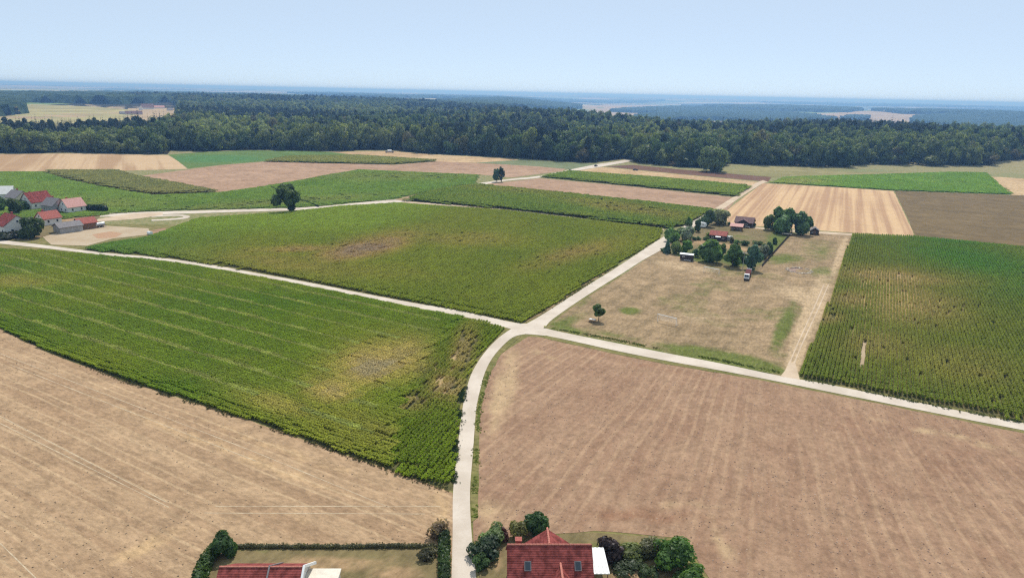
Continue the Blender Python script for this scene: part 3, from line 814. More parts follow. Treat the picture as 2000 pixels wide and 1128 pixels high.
def plant_crop(name, poly, ang, step, row, protos, base, alt, dryc, dry_blobs, seed, H=0.62, noise_scale=25, dry_noise=0.12, keep=1.0, rowfun=None, extra=None, label=None, sparse=0.5, hole=None):
    x, y, rn = row_points(poly, ang, step, row)
    px, py = to_px(np.stack([x, y, np.zeros_like(x)], 1))
    ok = (px > -120) & (px < 2120) & (py < 1180); x, y, rn, px, py = x[ok], y[ok], rn[ok], px[ok], py[ok]
    n1 = fbm(x, y, noise_scale, seed); n2 = fbm(x, y, noise_scale * .3, seed + 9)
    dry = gauss(px, py, dry_blobs) if dry_blobs else np.zeros_like(x)
    dry = np.clip(dry * (0.55 + 0.9 * n2) + dry_noise * np.clip((n2 - .62) * 4, 0, 1), 0, 1)
    col = lerp(base, alt, (n1 - .1) * 1.25)
    if extra is not None: col = extra(px, py, col, x, y)
    col = col * (1 - dry[:, None]) + np.asarray(dryc) * dry[:, None]
    col = col * np.array([2.05, 1.75, 1.6] if protos is CROPB else [2.55, 2.15, 1.15]) * (1 - dry[:, None]) + col * 1.15 * dry[:, None]
    col = col * rng.uniform(.88, 1.13, (len(x), 1))
    hs = H * (0.92 + 0.16 * n2) * (1 - 0.35 * dry)
    Wp = np.array([G(*p)[:2] for p in poly]); de = edge_dist(x, y, np.vstack([Wp, Wp[:1]]))
    hs = hs * np.clip(.55 + .45 * de / 3.0 + rng.uniform(-.15, .15, len(x)), .4, 1)
    if rowfun is not None:
        k, cc, hk = rowfun(rn, x, y); k &= (de > 5) & (dry < .3); col = np.where(k[:, None], np.asarray(cc) * 1.5 * rng.uniform(.8, 1.2, (len(x), 1)), col); hs = np.where(k, hs * hk, hs)
    kp = rng.random(len(x)) < keep * (1 - sparse * dry)
    if hole: kp &= ~inside(np.array(hole, float), px, py)
    x, y, col, hs = x[kp], y[kp], col[kp], hs[kp]; n = len(x)
    flip = rng.uniform(0, 6.28, n) if protos is CROPB else np.where(rng.random(n) < .5, 0, math.pi)
    scatter(name, np.stack([x, y, np.full(n, 0.02)], 1), rng.integers(0, len(protos), n), ang + flip, np.stack([np.ones(n), np.ones(n), hs], 1), np.concatenate([col, np.ones((n, 1))], 1), protos, label)
    return n


GR1, GR2 = (0.075, 0.15, 0.022), (0.135, 0.185, 0.035)
DRY = (0.475, 0.40, 0.235)
HEAD = [(985, 642), (968, 662), (940, 690), (918, 724), (906, 762), (897, 805), (890, 850), (886, 905), (884, 958), (755, 912), (776, 798), (818, 712), (870, 652), (907, 622)]
F2main = [(-420, 470), (-200, 478), (0, 488), (100, 492), (200, 501), (300, 510), (400, 524), (500, 542), (600, 561), (700, 581), (800, 602), (912, 623), (878, 655), (828, 715), (788, 800), (768, 916), (700, 894), (560, 844), (430, 799), (250, 744), (100, 689), (0, 640), (-260, 543)]
PALE = lambda rn, x, y: (((rn % 11) == 0) | (((rn % 11) == 1) & (vnoise(x, y, 6, 3) > .45)), (0.28, 0.30, 0.085), 1.0)
nA = plant_crop('maize_crop', F2main, direction((0, 500), (500, 627)), 3.0, 0.75, MAIZE, GR1, GR2, DRY, [(740, 715, 95, 38, -12, 1.05), (540, 795, 90, 22, 15, .4), (650, 765, 60, 30, 0, .7), (700, 840, 260, 60, 18, .15), (30, 555, 60, 12, 0, .4)], 1, rowfun=PALE, sparse=.04, dry_noise=.05,
                extra=lambda px, py, c, x, y: lerp(c, (0.12, 0.155, 0.03), 1) * np.clip((py - 760) / 120, 0, 1)[:, None] * .6 + c * (1 - .6 * np.clip((py - 760) / 120, 0, 1)[:, None]))
nB = plant_crop('maize_crop', HEAD, direction((838, 720), (925, 640)), 3.0, 0.8, MAIZE_SLIM, (0.075, 0.14, 0.02), (0.12, 0.17, 0.03), (0.42, 0.34, 0.22), [(905, 690, 22, 45, 18, .75), (875, 760, 40, 30, 0, .7), (800, 790, 40, 20, 0, .5), (800, 715, 50, 30, 0, .5)], 2, sparse=.45, H=.58, dry_noise=.04)
def left_blue(px, py, c, x, y):
    t = np.clip((560 - px - (py - 420) * 1.2) / 260, 0, 1); u = np.clip((930 - px - (py - 400) * 2.2) / 120, 0, 1) * np.clip((470 - py) / 30, 0, 1)
    c = lerp(c, (0.075, 0.17, 0.05), t * .95)
    return lerp(c, (0.155, 0.235, 0.06), u * .75)
nC = plant_crop('maize_crop', F3, D1, 3.0, 0.9, MAIZE, (0.110, 0.165, 0.036), (0.150, 0.19, 0.048), (0.42, 0.32, 0.22), [(715, 487, 90, 18, -12, 1.1), (590, 490, 110, 7, -3, .55), (1120, 500, 90, 16, -14, .4), (900, 470, 100, 14, 0, .3), (560, 520, 200, 20, 5, .25)], 3, extra=left_blue, H=.6, sparse=.2, dry_noise=.04)
nD = plant_crop('maize_crop', F4, D2, 3.0, 2.8, CROPB, (0.085, 0.145, 0.04), (0.125, 0.17, 0.05), (0.28, 0.23, 0.10), [(1230, 412, 120, 10, 8, .6), (1000, 375, 120, 6, 5, .3)], 4, H=1.15)
nE = plant_crop('maize_crop', F6, D2, 3.0, 2.8, CROPB, (0.10, 0.165, 0.045), (0.14, 0.19, 0.06), DRY, [], 5, H=1.1)
nF = plant_crop('maize_crop', F14, direction((1580, 737), (1662, 458)), 3.0, 0.85, MAIZE_SLIM, (0.098, 0.148, 0.042), (0.13, 0.172, 0.05), (0.40, 0.33, 0.21), [(1740, 545, 130, 18, 5, .65), (1660, 590, 40, 16, 0, .65), (1620, 625, 30, 12, 0, .6), (1790, 600, 100, 40, 8, .5), (1720, 680, 90, 30, 0, .3), (1880, 720, 130, 40, 12, .25), ], 6, sparse=.12, H=.62, dry_noise=.03, hole=[(1675, 719), (1684, 668), (1694, 668), (1686, 720)],
                extra=lambda px, py, c, x, y: lerp(c, (0.055, 0.165, 0.04), np.clip(gauss(px, py, [(1900, 510, 160, 34, 12, 1.0), (2000, 560, 80, 30, 0, .6), (1860, 475, 120, 10, 4, .9)]), 0, 1) * .85))
nG = plant_crop('maize_crop', F21, D2, 3.0, 2.8, CROPB, (0.125, 0.15, 0.085), (0.165, 0.178, 0.095), DRY, [], 7, H=1.2)
nH = plant_crop('maize_crop', [(515, 316), (560, 307), (700, 305), (780, 310), (858, 315), (770, 321), (640, 319)], D2, 3.0, 2.8, CROPB, (0.13, 0.16, 0.07), (0.17, 0.19, 0.085), DRY, [], 8, H=1.1)
nI = plant_crop('maize_crop', F11, D2, 3.0, 2.8, CROPB, (0.10, 0.19, 0.05), (0.125, 0.225, 0.06), DRY, [(1560, 355, 60, 8, 0, .3)], 9, H=.6)
nJ = plant_crop('low_green_crop', F22, direction((600, 361), (690, 393)), 3.1, 2.9, CROPB, (0.095, 0.175, 0.045), (0.14, 0.215, 0.065), (0.26, 0.26, 0.11), [(520, 398, 200, 6, -4, .5), (760, 345, 150, 8, 0, .4), (200, 400, 120, 10, 0, .3)], 10, H=.45)
print('crop segments', nA, nB, nC, nD, nE, nF, nG, nH, nI, nJ)

# ================================================================== THE WOODS
BROAD = [dict(rx=5.6, rz=8.2, zc=10.0, lobes=16), dict(rx=6.2, rz=7.8, zc=9.8, lobes=20), dict(rx=5.2, rz=9.0, zc=10.8, lobes=15), dict(rx=6.0, rz=7.6, zc=9.0, lobes=14), dict(rx=4.9, rz=8.6, zc=10.4, lobes=13)]
BC = [crown_mesh('wood_crown', 40 + i, b['rx'], b['rz'], b['zc'], b['lobes'], 1100, 0.58, 'round', .68) for i, b in enumerate(BROAD)]
BT = [trunk_mesh('wood_trunk', 60 + i, 10, 0.28, 4, 3.0) for i in range(3)]
SP = [spruce_mesh('spruce_crown', 80 + i, 22 + 2 * i, 3.2 - .2 * i, 1.5, 15, 9) for i in range(3)]
PI = [crown_mesh('pine_crown', 90 + i, 3.4, 5.2, 15.0, 11, 260, 0.7, 'cone', core=.7) for i in range(2)]
ST = trunk_mesh('spruce_trunk', 95, 20, 0.24, 0)
PT = trunk_mesh('pine_trunk', 96, 15, 0.24, 3, 2.0)
WOOD = [joined('wood_tree', [c, BT[i % 3]]) for i, c in enumerate(BC)] + [joined('wood_tree', [c, ST]) for c in SP] + [joined('wood_tree', [c, PT]) for c in PI]

EDGE = [(-350, 296), (0, 299.5), (160, 298.5), (327, 301.5), (333, 294), (400, 296), (480, 292.5), (640, 295), (750, 293), (850, 301), (1000, 308.5), (1100, 315.5), (1160, 318), (1226, 310), (1242, 317), (1320, 326), (1385, 329), (1425, 320), (1500, 323), (1655, 328.5), (1688, 321), (1800, 325), (1935, 326), (1962, 319), (2060, 318), (2400, 310)]
BACK = [(2400, 284), (2000, 273), (1750, 257), (1500, 257), (1300, 261), (1200, 254), (1140, 244), (1000, 226), (850, 214), (600, 204), (345, 199), (200, 206), (0, 212), (-350, 214)]
GAP = [(-350, 270), (0, 271), (60, 270), (240, 266), (345, 258), (352, 215), (330, 206), (240, 207), (60, 203), (0, 213), (-350, 217)]
HOLES = [[(1300, 330), (1318, 330), (1322, 318), (1306, 316)]]
sheet('forest_floor', EDGE + BACK, m_floor, lift=0.01, zf=terrain, res=45)
We = np.array([G(*p)[:2] for p in EDGE + BACK]); Wg = np.array([G(*p)[:2] for p in GAP]); Wh = [np.array([G(*p)[:2] for p in h_]) for h_ in HOLES]
El = np.array([G(*p)[:2] for p in EDGE])


def wood_points(spc, rmin, rmax):
    g = np.arange(-2600, 2600, spc); gx, gy = np.meshgrid(g, np.arange(rmin * .6, rmax, spc))
    gx = gx.ravel() + rng.uniform(-.42, .42, gx.size) * spc; gy = gy.ravel() + rng.uniform(-.42, .42, gy.size) * spc
    r = np.hypot(gx, gy); px, py = to_px(np.stack([gx, gy, np.zeros_like(gx)], 1))
    k = (r >= rmin) & (r < rmax) & (px > -160) & (px < 2160)
    gx, gy = gx[k], gy[k]
    k = inside(We, gx, gy) & ~inside(Wg, gx, gy)
    for q in Wh: k &= ~inside(q, gx, gy)
    return gx[k], gy[k]


P1 = [wood_points(5.6, 480, 900), wood_points(7.0, 900, 1500), wood_points(9.5, 1500, 2700)]
X = np.concatenate([p[0] for p in P1]); Y = np.concatenate([p[1] for p in P1])
BIG = np.concatenate([np.full(len(p[0]), s) for p, s in zip(P1, (1.1, 1.15, 1.35))])
PXw, PYw = to_px(np.stack([X, Y, np.zeros_like(X)], 1))
ED = edge_dist(X, Y, El)
k = ED > 1.5 + 11 * np.clip(fbm(X, Y, 26, 55) - .38, 0, 1) * 2; X, Y, BIG, PXw, PYw, ED = [a[k] for a in (X, Y, BIG, PXw, PYw, ED)]
cz = fbm(X, Y, 260, 21) + 0.30 * gauss(PXw, PYw, [(1000, 262, 190, 30, 3, 1.0), (1720, 283, 150, 18, 4, 1.0), (60, 275, 200, 12, 0, .8), (640, 262, 200, 16, 0, .7), (1430, 265, 40, 10, 0, .4)]) - 0.33 * gauss(PXw, PYw, [(150, 296, 260, 12, 0, 1), (450, 276, 110, 17, 0, 1.2), (1250, 300, 240, 16, 4, .9), (1500, 312, 500, 11, 3, 1.0), (700, 240, 120, 10, 0, .5)])
conif = cz + rng.normal(0, .09, len(X)) > 0.56
conif &= ~((ED < 14) & (rng.random(len(X)) < .85))
k = conif | (rng.random(len(X)) < np.where(ED < 8, .75, .42))
X, Y, BIG, PXw, PYw, ED, conif = [a[k] for a in (X, Y, BIG, PXw, PYw, ED, conif)]
n = len(X)
idx = np.where(conif, np.where(rng.random(n) < .62, 5 + rng.integers(0, 3, n), 8 + rng.integers(0, 2, n)), rng.integers(0, 5, n))
hue = fbm(X, Y, 90, 33)
pale = gauss(PXw, PYw, [(450, 274, 110, 17, 0, 1.3), (120, 292, 160, 7, 0, .6), (1330, 290, 150, 14, 3, .35), (1800, 312, 200, 9, 0, .4), (700, 232, 160, 10, 0, .6)])
cb = lerp((0.07, 0.11, 0.032), (0.205, 0.23, 0.07), (hue - .35) * 1.8 + rng.normal(0, .30, n))
cb = lerp(cb, (0.27, 0.30, 0.085), pale * rng.uniform(.3, 1, n)); odd = rng.random(n) < .05
cb[odd] = lerp(cb[odd], (0.15, 0.12, 0.05), rng.uniform(.3, .9, odd.sum()))
cc = lerp((0.022, 0.038, 0.020), (0.055, 0.07, 0.032), rng.random(n))
LC = np.where(conif[:, None], cc, cb) * rng.uniform(.8, 1.2, (n, 1))
hm = np.where(conif, rng.uniform(.8, 1.3, n), rng.uniform(.62, 1.3, n)) * (.72 + .56 * fbm(X, Y, 70, 61)) * np.where(ED < 12, rng.uniform(.6, 1.05, n), 1) * (1 - .12 * gauss(PXw, PYw, [(150, 295, 260, 14, 0, 1)]))
SC = np.stack([BIG * rng.uniform(.75, 1.25, n), BIG * rng.uniform(.75, 1.25, n), hm * np.clip(BIG, .9, 1.0)], 1)
Z = terrain(X, Y) - 0.15
ROT = rng.uniform(0, 6.28, n)
vis = (PXw > -25) & (PXw < 2025)
order = np.argsort(np.where(vis, ED + np.hypot(X, Y) * .012, 1e9))
front = np.zeros(n, bool); front[order[:292]] = True
far = ~front
scatter('forest', np.stack([X, Y, Z], 1)[far], idx[far], ROT[far], SC[far], np.concatenate([LC, np.ones((n, 1))], 1)[far], WOOD)['label'] = 'mixed forest of broadleaf trees and dark conifers behind the fields'


def where_edge(px):
    if px < 331: return 'behind the striped tan field'
    if px < 655: return 'behind the far green field'
    if px < 920: return 'behind the pale straw strip'
    if px < 1185: return 'behind the dull green strip'
    if px < 1425: return 'behind the dark ploughed strip'
    if px < 1700: return 'behind the pale meadow'
    return 'behind the meadow at far right'


def wood_tree(i):
    p = (X[i], Y[i], Z[i]); q = int(idx[i]); tone = LC[i].sum()
    if q < 5: nm, kind, cm, tm = 'broadleaf_tree', ('light green broadleaf tree' if tone > .46 else 'dark green broadleaf tree' if tone < .31 else 'mid green broadleaf tree'), BC[q], BT[q % 3]
    elif q < 8: nm, kind, cm, tm = 'spruce_tree', 'dark pointed spruce', SP[q - 5], ST
    else: nm, kind, cm, tm = 'pine_tree', 'dark round topped pine', PI[q - 8], PT
    hgt = SC[i][2]; kind = ('tall ' if hgt > 1.02 else 'low ' if hgt < .74 else 'medium ') + kind
    t = thing(nm, '%s at the forest edge %s' % (kind, where_edge(PXw[i])), 'tree', p, ROT[i], '%ss at the forest edge %s' % (kind, where_edge(PXw[i])))
    t.scale = SC[i].tolist()
    put('trunk', tm, t); c = put('crown', cm, t); c['leaf_colour'] = [float(a) for a in LC[i]] + [1.0]


for i in np.nonzero(front)[0]: wood_tree(i)
print('wood', n, 'individuals', int(front.sum()))


# far woods seen as one mass
def canopy_mat(name, c1, c2):
    m, nn, b = new_mat(name); h = N(nn)
    f = h.noise(h.pos(), 0.03, 4, .7)
    h.put(b.inputs['Base Color'], h.mix(h.ramp(f, .35, .65), c1, c2)); b.inputs['Roughness'].default_value = 1; b.inputs['Specular IOR Level'].default_value = 0.03
    return m


m_can = canopy_mat('far_wood', (0.022, 0.04, 0.022), (0.055, 0.08, 0.034))
def canopy(label, poly, res, h=20):
    W = np.array([GT(*p)[:2] for p in poly]); Wc = np.vstack([W, W[:1]])
    def zf(x, y):
        d = edge_dist(x, y, Wc)
        return terrain(x, y) + np.where(d < res * .12, -1, h * (.72 + .42 * rng.random(len(x)) + .25 * (fbm(x, y, res * 9, 4) - .5)))
    o = sheet('far_wood', W, m_can, world=True, res=res, lift=0.0, zf=zf, kind='stuff', jit=res * .5, edge=res)
    o['label'] = label
    return o


FARW = [('dark round wood left of the forest clearing', [(-260, 206), (20, 205), (50, 212), (58, 222), (0, 229), (-260, 230)], 14),
        ('broad far wood on the left behind the clearing', [(-300, 189), (0, 186.5), (180, 184), (330, 183.5), (480, 187.5), (560, 190), (700, 197), (850, 204), (960, 210), (1010, 218), (1000, 226), (850, 214), (600, 204.5), (345, 199.5), (240, 204), (60, 200.5), (0, 205), (-300, 206)], 26),
        ('blue wooded ridge above the middle of the forest', [(850, 199), (960, 196), (1060, 200), (1135, 208), (1138, 213), (1040, 214), (930, 210)], 24),
        ('blue wood in the valley left of the white village', [(1190, 219), (1215, 215), (1300, 211), (1380, 213), (1480, 219), (1600, 229), (1640, 237), (1500, 242), (1400, 236), (1340, 236), (1300, 242), (1215, 240), (1245, 229), (1290, 223)], 18),
        ('long wooded ridge near the horizon right of the middle', [(1330, 207), (1500, 206), (1620, 210), (1688, 216), (1660, 220), (1500, 217), (1400, 213)], 30),
        ('large blue wood on the right below the horizon', [(1700, 217), (1800, 214), (2000, 216), (2300, 220), (2300, 275), (2000, 268), (1850, 250), (1775, 240), (1780, 231), (1880, 225), (1760, 223)], 18),
        ('thin wooded band along the horizon in the middle', [(560, 182), (800, 187), (1000, 190.5), (1300, 196), (1300, 198), (1000, 194), (700, 191.5)], 60),
        ('thin wooded band along the horizon on the right', [(1480, 200), (1700, 204), (2000, 210), (2300, 216), (2300, 218), (2000, 213), (1700, 208)], 50),
        ('small far wood right of the valley fields', [(1640, 234), (1660, 229), (1700, 231), (1690, 237)], 14)]
for lb, pl, rs_ in FARW: canopy(lb, pl, rs_)
m_ftan = plain('far_tan_field', (0.40, 0.29, 0.17), 1, .03, .1, .01); m_fgreen = plain('far_green_field', (0.19, 0.24, 0.11), 1, .03, .1, .01)
m_folive = plain('far_olive_field', (0.36, 0.31, 0.14), 1, .03, .15, .01)
for pl, mm in [([(-350, 272), (0, 272), (240, 267), (300, 262), (255, 215), (180, 209), (60, 204), (0, 214), (-350, 218)], m_folive), ([(-350, 262), (0, 240), (120, 234), (240, 224), (235, 214), (60, 226), (-350, 236)], m_ftan),
               ([(230, 266), (345, 259), (345, 212), (250, 212)], m_ftan),
               ([(1130, 209), (1180, 204), (1265, 207), (1190, 217), (1290, 222), (1245, 230), (1150, 224)], m_ftan), ([(1080, 214), (1140, 209), (1165, 214), (1140, 221), (1210, 236), (1160, 236)], m_fgreen),
               ([(1540, 234), (1650, 218), (1700, 217), (1850, 224), (1775, 231), (1775, 240), (1640, 240)], m_ftan), ([(1380, 214), (1440, 209), (1500, 212), (1500, 219)], m_ftan), ([(1490, 222), (1560, 222), (1600, 228), (1560, 232)], m_fgreen),
               ([(1400, 244), (1520, 242), (1560, 250), (1400, 252)], m_ftan)]:
    sheet('far_field', [GT(*p) for p in pl], mm, world=True, res=70, lift=0.8, zf=terrain, jit=0)

# ================================================================== TREES AND SHRUBS ONE BY ONE
def size_at(px, py, wpx, hpx):
    m = mpp(px, py); g = G(px, py); dep = math.atan2(CAM_H, math.hypot(g[0], g[1]))
    wd = wpx * m; return wd, max(wd * .3, (hpx * m - .35 * wd * math.sin(dep)) / math.cos(dep))


_seed = [200]


def tree(name, label, px, py, wpx, hpx, colour, shape='oval', stem=0.16, leaves=1100, group=None, lean=(0, 0), lobes=14, core=.55, leaf=None, cat='tree', spread=(.32, .5)):
    wd, ht = size_at(px, py, wpx, hpx); _seed[0] += 1; sd_ = _seed[0]
    t = thing(name, label, cat, G(px, py), 0, group)
    r = wd / 2; z0 = ht * stem; rz = (ht - z0) / 2
    put('trunk', trunk_mesh('trunk', sd_, ht * .62, max(.08, ht * .022), 5, r), t)
    if shape == 'spruce': me = spruce_mesh('crown', sd_, ht, r, z0, 14, 11)
    else: me = crown_mesh('crown', sd_, r * 1.0, rz * .98, z0 + rz * 1.0, lobes, int(leaves * 1.3), leaf or max(.28, wd * .075), shape, core, spread)
    if lean != (0, 0): me.transform(Matrix.Translation((lean[0], lean[1], 0)))
    c = put('crown', me, t); c['leaf_colour'] = [*colour, 1.0]
    return t


def shrub(name, label, px, py, wpx, hpx, colour, leaves=700, group=None, cat='shrub', shape='round', core=.55, leaf=None, lobes=9):
    wd, ht = size_at(px, py, wpx, hpx); _seed[0] += 1
    me = crown_mesh(name, _seed[0], wd / 2, ht / 2 * .97, ht * .48, lobes, leaves, leaf or max(.16, wd * .07), shape, core)
    o = put(name, me, None, G(px, py)); o['leaf_colour'] = [*colour, 1.0]
    return tag(o, label, cat, group)


def hedge(label, pts, wd, ht, colour, leaf=.3, dens=9, cat='hedge', rough=.25):
    """clipped leafy bank along a line of ground points"""
    _seed[0] += 1; rg = np.random.default_rng(_seed[0]); V = []; F = []; o = 0
    P = [np.array(p[:2], float) for p in pts]; base = P[0]
    for a, b in zip(P[:-1], P[1:]):
        d = b - a; L = np.linalg.norm(d); d /= L; s = np.array([-d[1], d[0]])
        k = max(1, int(L / (wd * .6)))
        iv, if_ = ico()
        for j in range(k + 1):
            c = a + d * L * j / k - base; q = rg.uniform(.8, 1.12)
            v = iv * rg.uniform(.85, 1.1, (len(iv), 1)) * np.array([wd * .48, wd * .48, ht * .5 * q]) + [c[0], c[1], ht * .46 * q]
            V.append(v); F += [tuple(i + o for i in f) for f in if_]; o += len(v)
        m = int(L * dens * (wd + ht))
        u = rg.uniform(0, L, m); an = rg.uniform(-.3, math.pi + .3, m); rr = rg.uniform(.9, 1.15, m) * (1 + rough * (vnoise(u, u * 0, wd * 1.2, _seed[0]) - .5))
        off = np.cos(an) * wd * .5 * rr; z = ht * .46 + np.sin(an) * ht * .52 * rr
        C = np.stack([a[0] - base[0] + d[0] * u + s[0] * off, a[1] - base[1] + d[1] * u + s[1] * off, np.maximum(z, .1)], 1)
        nn = np.stack([s[0] * np.cos(an), s[1] * np.cos(an), np.sin(an)], 1) + rg.normal(size=(m, 3)) * .5; nn /= np.linalg.norm(nn, axis=1)[:, None]
        v, f = leaf_quads(C, nn, leaf, rg); V.append(v); F += [tuple(i + o for i in q) for q in f]; o += len(v)
    h_ = put('hedge', raw_mesh('hedge', np.vstack(V), F, [M_LEAF]), None, (base[0], base[1], 0)); h_['leaf_colour'] = [*colour, 1.0]
    return tag(h_, label, cat)


DK, MD, LT, OL, GY, BL = [tuple(3.4 * q for q in c_) for c_ in ((0.030, 0.050, 0.018), (0.050, 0.082, 0.024), (0.085, 0.125, 0.032), (0.10, 0.10, 0.045), (0.085, 0.10, 0.065), (0.030, 0.055, 0.036))]
tree('oak_tree', 'tall ragged lone tree beside the upper lane on the left', 569, 414, 45, 55, (0.115, 0.165, 0.05), 'round', .24, 1500, lean=(-1.6, 0), lobes=13, core=.6, spread=(.2, .3))
oak = bpy.data.objects['oak_tree']; iv_ = put('ivy', crown_mesh('ivy', 77, 1.7, 2.9, 2.9, 9, 420, .4, 'oval'), oak); iv_['leaf_colour'] = [0.05, 0.08, 0.028, 1]
tree('poplar_tree', 'shorter left one of two narrow trees by the upper lane', 969, 355.5, 12, 26, BL, 'oval', .12, 700, lobes=9)
tree('poplar_tree', 'taller right one of two narrow trees by the upper lane', 979.5, 355, 12.5, 29, (0.06, 0.10, 0.05), 'oval', .12, 700, lobes=9)
tree('broadleaf_tree', 'big round green tree standing alone before the forest', 1393, 335, 48, 47, (0.17, 0.22, 0.075), 'round', .06, 1600, lobes=20)
tree('spruce_tree', 'tall dark spruce rising over the forest right of the middle', 1472, 286, 13, 48, (0.018, 0.034, 0.02), 'spruce', .06)
tree('young_tree', 'small round lollipop tree beside the white picnic table', 1169, 626.5, 21, 34, (0.13, 0.20, 0.04), 'oval', .34, 900, lobes=11)

# trees round the club house garden
C_ = [('lime_tree', 'broad green tree at the lane corner of the garden', 1312, 472, 26, 25, MD, 'round'),
      ('spruce_tree', 'dark spruce at the left tip of the garden', 1303, 494, 19, 31, BL, 'spruce'),
      ('willow_tree', 'grey green round tree inside the left garden corner', 1339, 470, 29, 28, GY, 'round'),
      ('maple_tree', 'bright green pointed tree just behind the dark wagon', 1341, 493, 19, 25, (0.168, 0.291, 0.077), 'cone'),
      ('hazel_tree', 'bushy olive tree between the dark spruce and the wagon', 1321, 495, 21, 24, (0.229, 0.300, 0.107), 'round'),
      ('maple_tree', 'largest pointed tree between the wagon and the hut', 1386, 511, 38, 44, (0.135, 0.229, 0.067), 'cone'),
      ('plum_tree', 'smaller tree leaning on the right of the largest pointed tree', 1407, 501, 17, 26, (0.147, 0.203, 0.079), 'round'),
      ('maple_tree', 'pointed tree left of the tall lamp pole', 1430, 520, 28, 44, (0.123, 0.215, 0.061), 'cone'),
      ('maple_tree', 'dark full tree right of the tall lamp pole', 1469, 527, 29, 50, BL, 'oval'),
      ('apple_tree', 'purple grey tree behind the dark tree by the lamp pole', 1488, 504, 20, 27, (0.229, 0.245, 0.184), 'round'),
      ('apple_tree', 'dark tree next to the garden fence', 1499, 497, 19, 25, DK, 'round'),
      ('young_tree', 'tiny tree standing alone near the garden fence', 1513, 477, 8, 13, DK, 'oval'),
      ('walnut_tree', 'dark tree at the back end of the garden lane', 1381, 442, 24, 33, (0.123, 0.184, 0.077), 'round'),
      ('willow_tree', 'olive grey tree left of the brown roofed club house', 1404, 438, 33, 30, (0.291, 0.300, 0.168), 'round'),
      ('hazel_tree', 'small dark tree behind the pale rubble heap', 1345, 441, 13, 17, MD, 'round'),
      ('hazel_tree', 'slim dark tree between rubble heap and white caravan', 1362, 452, 11, 25, DK, 'oval'),
      ('plum_tree', 'olive tree right of the brown roofed club house', 1500, 448, 20, 30, (0.215, 0.261, 0.098), 'oval'),
      ('lime_tree', 'tallest tree of the pair by the small dark shed', 1530, 452, 37, 48, (0.135, 0.229, 0.079), 'round'),
      ('hazel_tree', 'lighter tree in front of the tallest garden tree', 1526, 456, 28, 35, (0.168, 0.277, 0.110), 'round'),
      ('lime_tree', 'dark dense tree right beside the small dark shed', 1567, 459, 34, 44, (0.110, 0.184, 0.079), 'round')]
for c in C_: tree(*c, stem=.07, leaves=1500, lobes=13, core=.5)
S_ = [('box_shrub', 'left dark clipped bush in the row by the hut', 1355, 469, 10, 8, DK), ('box_shrub', 'middle dark clipped bush in the row by the hut', 1364, 469, 9, 8, DK), ('box_shrub', 'dark square bush at the left wall of the hut', 1380, 469, 13, 9, DK),
      ('shrub', 'brown green bush right of the hut annex', 1429, 474, 9, 13, (0.131, 0.131, 0.061)), ('shrub', 'low green bush in the row right of the hut', 1439, 476, 12, 9, MD), ('shrub', 'last bush of the row right of the hut', 1454, 479, 15, 11, (0.088, 0.149, 0.052)),
      ('shrub', 'small dark bush under the lane corner trees', 1295, 491, 11, 8, DK), ('shrub', 'grey green bush between wagon and largest pointed tree', 1361, 502, 17, 18, (0.070, 0.123, 0.061)),
      ('shrub', 'light bush at the foot of the dark fence trees', 1480, 478, 18, 9, (0.149, 0.201, 0.070)), ('shrub', 'shrub filling the gap between the two trees by the lamp pole', 1449, 512, 20, 20, (0.079, 0.123, 0.058)),
      ('shrub', 'small dark bush left of the club house wall', 1423.5, 439, 6, 6, DK), ('shrub', 'tiny dark bush under the olive grey tree', 1416, 438, 5, 5, DK), ('shrub', 'dark bush at the right wall of the club house', 1473, 443, 6, 8, DK),
      ('shrub', 'pale green bush at the foot of the tallest tree', 1509, 449, 12, 11, (0.228, 0.263, 0.131)), ('shrub', 'yellow green bush behind the hut', 1385, 461, 12, 8, (0.193, 0.236, 0.052)), ('shrub', 'olive bush by the lane behind the left trees', 1318, 461, 14, 12, MD)]
for c in S_: shrub(*c[:7], leaves=450)

# near gardens at the lower edge of the view
shrub('bare_shrub', 'grey brown thin shrub at the left lane edge', 856, 1046, 40, 36, (0.298, 0.219, 0.149), 900, core=.3, leaf=.14)
shrub('round_shrub', 'round green shrub beside the right lane edge', 960, 1056, 46, 38, (0.184, 0.245, 0.096), 1400, leaf=.16)
shrub('red_shrub', 'dark red leaved shrub right of the round green shrub', 984, 1056, 18, 28, (0.123, 0.044, 0.038), 600, shape='oval', leaf=.14)
tree('garden_tree', 'dark glossy green tree behind the big red roof', 1047, 1042, 46, 44, (0.061, 0.126, 0.038), 'round', .1, 1600, leaf=.2)
shrub('shrub', 'olive shrub just left of the dark glossy garden tree', 1016, 1048, 40, 36, (0.263, 0.254, 0.096), 1300, leaf=.16)
shrub('conifer_shrub', 'dark dense bush in the corner by the lane and red roof', 945, 1082, 60, 40, (0.049, 0.079, 0.038), 1400, leaf=.18)
shrub('conifer_shrub', 'dark bush left of the big red house', 940, 1108, 30, 30, DK, 900, leaf=.18)
shrub('shrub', 'small sparse shrub at the field edge behind the right garden', 1322, 1058, 26, 12, (0.123, 0.175, 0.052), 500, core=.5, leaf=.14)
tree('copper_tree', 'dark purple tree just right of the big red roof', 1192, 1092, 46, 46, (0.079, 0.052, 0.052), 'round', .1, 1500, leaf=.19)
shrub('shrub', 'olive shrub right of the dark purple tree', 1232, 1088, 46, 36, (0.193, 0.219, 0.079), 1300, leaf=.16)
shrub('shrub', 'brown green shrub in the middle of the right garden', 1268, 1084, 40, 36, (0.175, 0.175, 0.088), 1200, leaf=.16)
tree('garden_tree', 'tall bright green tree at the far corner of the right garden', 1312, 1108, 66, 66, (0.096, 0.184, 0.038), 'oval', .08, 1900, leaf=.2)
shrub('shrub', 'low dark green bush on the right garden slope', 1265, 1120, 36, 20, (0.088, 0.131, 0.049), 900, leaf=.16)
